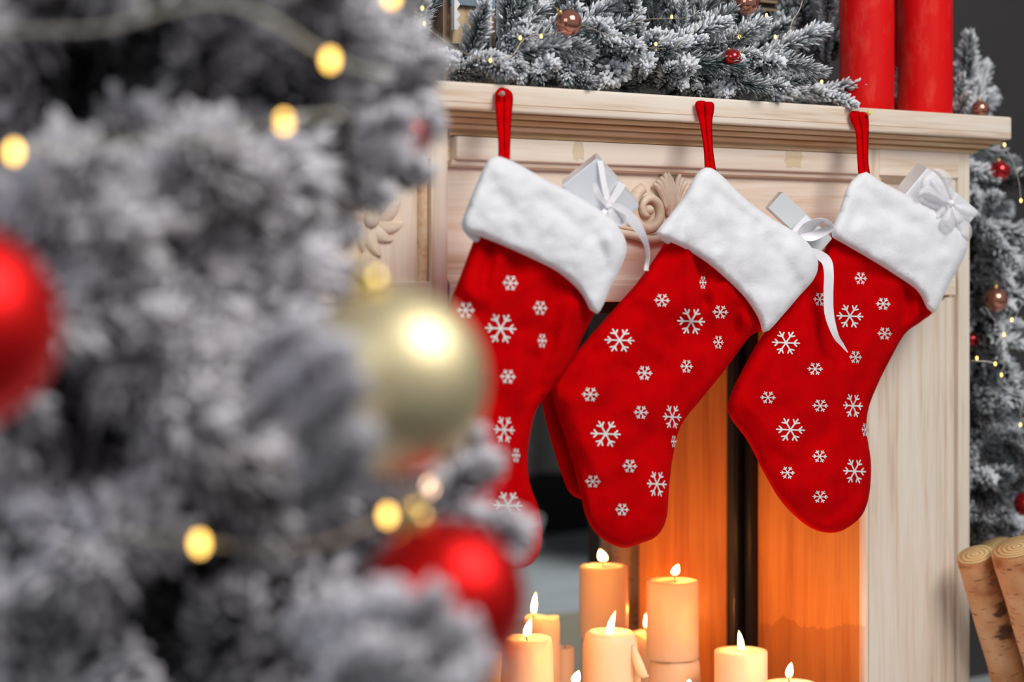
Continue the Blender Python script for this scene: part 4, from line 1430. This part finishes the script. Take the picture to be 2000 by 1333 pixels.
string('pale corded light string wound around the flocked tree, bulbs glowing as soft discs',
       [[atD(x, y, D) for x, y, D in [(-60, 70, 1.2), (60, 60, 1.18), (200, 55, 1.16), (330, 20, 1.16), (430, 5, 1.16), (520, 35, 1.16), (600, 85, 1.17), (660, 120, 1.18), (760, 150, 1.25)]],
        [atD(x, y, D) for x, y, D in [(-40, 300, 1.17), (30, 298, 1.15), (140, 285, 1.16), (290, 275, 1.16), (420, 272, 1.16), (500, 250, 1.16), (570, 234, 1.16), (680, 220, 1.2)]],
        [atD(x, y, D) for x, y, D in [(200, 1040, 1.17), (390, 1060, 1.14), (520, 1072, 1.15), (640, 1060, 1.17), (757, 1010, 1.18), (810, 995, 1.19), (842, 950, 1.20), (870, 900, 1.3)]]],
       [(atD(x, y, D), r, m) for x, y, D, r, m in [(645, 117, 1.16, .0032, led_m), (555, 238, 1.16, .0032, led_m), (27, 297, 1.14, .0032, led_m), (390, 1062, 1.13, .0034, led_m), (757, 1007, 1.15, .0030, led_m), (808, 996, 1.17, .0028, led_m),
                                                   (840, 952, 1.24, .0030, led_pale), (765, -6, 1.2, .003, led_m)]], 0.0013, wire_pale)


# ------------------------------------------------------------------ the flocked tree in front
AX = atD(120, YH, 1.70); AX.z = 0
tr = empty('flocked_christmas_tree', AX, 'flocked grey-white Christmas tree standing in front, close to the viewer', 'tree')
vs, fs = tube([AX + Vector((0, 0, z)) for z in (0, 0.5, 1.0, 1.7)], [0.03, 0.026, 0.02, 0.008], 12)
make('trunk', vs, fs, bark_dark, tr)
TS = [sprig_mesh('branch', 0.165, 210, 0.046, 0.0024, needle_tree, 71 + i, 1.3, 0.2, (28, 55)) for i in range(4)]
TH = [sprig_mesh('branch', 0.155, 200, 0.044, 0.0030, needle_tree, 81 + i, 1.6, 0.2, (28, 55)) for i in range(2)]
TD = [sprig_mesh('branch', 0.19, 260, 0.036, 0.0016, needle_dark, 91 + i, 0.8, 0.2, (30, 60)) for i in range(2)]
EDGE = [(-200, 740), (0, 760), (100, 795), (200, 800), (300, 780), (400, 725), (470, 670), (540, 640), (620, 660), (700, 705), (800, 700), (860, 800), (900, 900), (950, 960), (1050, 990), (1100, 940), (1150, 800), (1200, 830), (1260, 880), (1333, 900), (1500, 900)]
EY = np.array([e[0] for e in EDGE], float); EX = np.array([e[1] for e in EDGE], float)
DARK = [(130, 60, 150, .75), (600, 60, 110, .7), (20, 170, 90, .6), (620, 330, 70, .5), (420, 1280, 120, .6), (380, 120, 170, 1.0), (500, 200, 90, .8), (420, 390, 70, .7), (560, 390, 90, .6), (170, 800, 110, .9), (300, 850, 60, .6), (450, 760, 50, .5), (330, 1230, 150, .8), (480, 1120, 90, .7), (60, 120, 90, .6), (640, 30, 70, .6), (200, 960, 70, .5)]
BRIGHT = [(230, 400, 120), (600, 760, 120), (60, 1080, 90), (760, 920, 90), (760, 1260, 110), (740, 230, 110), (180, 560, 100)]
rg = random.Random(12)
done = tries = 0
LEDPX = [(645, 117), (555, 238), (27, 297), (390, 1062), (757, 1007), (808, 996), (840, 952)]
while done < 150 and tries < 4000:
    tries += 1
    y = rg.uniform(-150, 1450)
    ex = float(np.interp(y, EY, EX))
    x = rg.uniform(-220, ex - 45)
    if any(((x - a) ** 2 + (y - b) ** 2) < r * r and rg.random() < k for a, b, r, k in DARK): continue
    lat = (x - 120) / F * 1.4
    R = 0.50
    D = 1.70 - math.sqrt(max(0.02, R * R - lat * lat * 2.2)) + rg.uniform(0.0, 0.12)
    tip = atD(x, y, D)
    ax = Vector((AX.x, AX.y, tip.z - rg.uniform(-0.10, 0.16)))
    d = (tip - ax).normalized() + Vector((rg.uniform(-.35, .35), rg.uniform(-.35, .35), rg.uniform(-.35, .35)))
    d.normalize()
    L = 0.165
    nb = any(((x - a) ** 2 + (y - b) ** 2) < r * r for a, b, r in BRIGHT)
    # keep the bulbs free
    if any(((x - a) ** 2 + (y - b) ** 2) < 45 ** 2 for a, b in LEDPX): continue
    put(tr, rg.choice(TH) if nb else rg.choice(TS), tip - d * L, d, rg.uniform(0.85, 1.1), name='branch')
    done += 1
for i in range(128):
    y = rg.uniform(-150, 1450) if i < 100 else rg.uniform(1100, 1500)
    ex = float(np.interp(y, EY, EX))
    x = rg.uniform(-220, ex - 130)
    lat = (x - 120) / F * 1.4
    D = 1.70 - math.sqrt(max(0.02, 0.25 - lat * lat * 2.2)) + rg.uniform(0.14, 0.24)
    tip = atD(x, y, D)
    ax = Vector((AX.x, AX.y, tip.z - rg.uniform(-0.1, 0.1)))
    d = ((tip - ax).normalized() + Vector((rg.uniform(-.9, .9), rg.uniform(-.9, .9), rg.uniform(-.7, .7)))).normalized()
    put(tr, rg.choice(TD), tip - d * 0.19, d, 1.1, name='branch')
# outline branches, base pixel -> tip pixel at a depth
for (bx_, by_, tx_, ty_, D, k) in [(640, 90, 800, -10, 1.42, 0), (650, 150, 830, 60, 1.45, 1), (640, 220, 850, 130, 1.42, 0), (650, 250, 850, 190, 1.48, 1), (640, 300, 838, 262, 1.45, 0), (640, 330, 830, 330, 1.5, 1), (580, 370, 750, 385, 1.45, 0),
                                   (540, 420, 690, 455, 1.45, 1), (520, 500, 690, 560, 1.4, 0), (520, 600, 690, 640, 1.4, 1), (520, 700, 700, 760, 1.35, 1), (500, 800, 690, 850, 1.3, 1), (620, 880, 800, 870, 1.3, 1), (660, 930, 850, 930, 1.3, 1),
                                   (800, 1000, 960, 900, 1.32, 1), (800, 980, 930, 870, 1.34, 0), (830, 1010, 1040, 1040, 1.34, 1), (840, 990, 1000, 1085, 1.38, 0), (640, 1000, 800, 980, 1.35, 1),
                                   (600, 1300, 770, 1165, 1.06, 1), (700, 1330, 850, 1195, 1.05, 0), (700, 1370, 905, 1225, 1.07, 1), (760, 1400, 935, 1290, 1.07, 1), (640, 1350, 800, 1290, 1.04, 0), (540, 1250, 700, 1180, 1.08, 1), (600, 1420, 730, 1260, 1.04, 1), (780, 1450, 900, 1330, 1.05, 1),
                                   (690, 262, 812, 232, 1.30, 1), (690, 300, 800, 292, 1.30, 0), (650, 60, 760, -80, 1.4, 1), (700, 110, 780, 40, 1.5, 0), (560, 520, 650, 470, 1.4, 0), (520, 800, 670, 680, 1.0, 1), (560, 880, 695, 770, 1.0, 0), (560, 930, 715, 850, 1.02, 1), (480, 720, 610, 630, 1.02, 1), (560, 1000, 700, 920, 1.03, 0), (460, 850, 600, 740, 1.03, 1)]:
    a, b = atD(bx_, by_, D + 0.05), atD(tx_, ty_, D)
    me = (TH if k else TS)[(bx_ // 10) % 2]
    put(tr, me, a, b - a, min(1.25, max(0.35, (b - a).length / 0.165)), name='branch')


# ------------------------------------------------------------------ birch logs
def log(top, foot, r, label, seed):
    top, foot = Vector(top), Vector(foot)
    ax = top - foot
    L = ax.length
    q = orient(ax.normalized())
    root = empty('birch_log', foot, label, 'log', 'birch logs beside the fireplace')
    rg = random.Random(seed)
    prof = [(r * 0.98, 0)] + [(r * (1 + 0.03 * math.sin(5 * t / 20 + seed)), L * t / 20) for t in range(1, 20)] + [(r * 1.0, L - 0.001), (r * 0.93, L), (0.0002, L)]
    vs, fs = lathe(prof, (0, 0, 0), 36, lambda a, rr, z: (r * 0.07 * noise.noise(Vector((math.cos(a) * 1.2, math.sin(a) * 1.2, z * 14 + seed))) if rr > r * .5 else 0, 0))
    o = link('bark', mesh('bark', vs, fs, birch), root, foot, q)
    vs, fs = lathe([(r * 0.94, 0), (r * 0.94, 0.0012), (0.0002, 0.0014)], (0, 0, 0), 36)
    link('cut_face', mesh('cut_face', vs, fs, rings), root, top, q)
    return root


lt = lambda x, y, D: atD(x, y, D)
def foot_of(x, y, D, dx):
    p = atD(x, y, D)
    return Vector((p.x, p.y, 0.0))
log(lt(1905, 1085, 2.74), foot_of(2046, 1085, 2.86, 0), 0.0255, 'birch log with a greenish cut face leaning nearest the pilaster', 1)
log(lt(1985, 1070, 2.70), foot_of(2140, 1085, 2.80, 0), 0.033, 'thick birch log with ringed cut face at the picture edge, leaning', 2)
log(lt(1945, 1068, 2.92), foot_of(2060, 1085, 3.02, 0), 0.028, 'birch log behind the greenish one, only its pale cut face showing', 3)
log(lt(2030, 1040, 2.86), foot_of(2170, 1085, 2.95, 0), 0.027, 'birch log at the back of the pile, topmost at the picture edge', 4)
# logs standing behind the firebox's open back
log(at(1228, 1055, 0.56), Vector((at(1228, 1055, 0.56).x + 0.01, 0.58, 0)), 0.026, 'birch log standing behind the firebox, just under the middle stocking toe', 5)
log(at(1195, 1040, 0.70) , Vector((at(1215, 1055, 0.70).x, 0.75, 0)), 0.018, 'thin birch log leaning behind the firebox beside the standing one', 6)

# ------------------------------------------------------------------ little wooden house on the mantel, left end; lantern further right
p0, p1 = at(884, 165, 0.10), at(968, 165, 0.10)
hs = empty('wooden_house_ornament', ((p0.x + p1.x) / 2, 0.12, ZT), 'small pale wooden house ornament with grey-blue roof and white lattice window', 'ornament')
zt = at(925, 14, 0.10).z
box('house_front', p0.x, p1.x, 0.10, 0.112, ZT, zt, wood_dec, hs, 0.001)
box('house_side', p0.x - 0.010, p0.x, 0.105, 0.20, ZT, zt + 0.01, wood_lat, hs, 0.001)
box('roof_front', p0.x - 0.004, p1.x - 0.006, 0.092, 0.100, zt, zt + 0.06, blue_grey, hs, 0.001)
for sx, x_ in ((-1, p0.x - 0.006), (1, p1.x - 0.004)):
    vs, fs = [], []
    n = 18
    for i in range(n + 1):
        z = zt - 0.030 + i * 0.006
        jx = 0.0025 * (1 if i % 2 else -1)
        for (dx, yy) in ((0, 0.088), (0.006 + jx, 0.088), (0.006 + jx, 0.094), (0, 0.094)):
            vs.append((x_ + dx, yy, z))
    for i in range(n):
        for k in range(4):
            a = i * 4
            fs.append((a + k, a + (k + 1) % 4, a + 4 + (k + 1) % 4, a + 4 + k))
    make('snow_edge', vs, fs, snow_white, hs, False)
wx0, wx1 = at(925, 40, 0.097).x, at(957, 40, 0.097).x
wz0, wz1 = at(940, 105, 0.097).z, at(940, 28, 0.097).z
wd_ = link('lattice_window', None, hs, ((wx0 + wx1) / 2, 0.097, (wz0 + wz1) / 2))
box('pane', wx0, wx1, 0.0985, 0.0998, wz0, wz1, black_paint, wd_)
for i in range(5):
    xq = wx0 + (wx1 - wx0) * i / 4
    box('lattice_bar', xq - 0.0012, xq + 0.0012, 0.0955, 0.0985, wz0, wz1, snow_white, wd_)
for i in range(7):
    zq = wz0 + (wz1 - wz0) * i / 6
    box('lattice_bar', wx0, wx1, 0.0950, 0.0980, zq - 0.0012, zq + 0.0012, snow_white, wd_)
x0_, x1_ = at(850, 0, 0.14).x, at(878, 0, 0.14).x
pf = box('wooden_picture_frame', x0_, x1_, 0.14, 0.155, ZT, ZT + 0.22, wood_lat, None, 0.001)
tag(pf, 'blurred brown wooden upright standing left of the little house on the mantel', 'frame')

ln = empty('wooden_lantern', (at(1500, 100, 0.22).x, 0.25, ZT), 'dark lantern with pale cross bars behind the garland at the top edge', 'lantern')
lx0, lx1 = at(1478, 0, 0.22).x, at(1517, 0, 0.22).x
box('lantern_body', lx0, lx1, 0.224, 0.28, ZT, ZT + 0.20, black_paint, ln)
for py in (-12, 3, 19, 36):
    z = at(1500, py, 0.22).z
    box('cross_bar', lx0, lx1, 0.218, 0.224, z - 0.0013, z + 0.0013, wood_dec, ln)
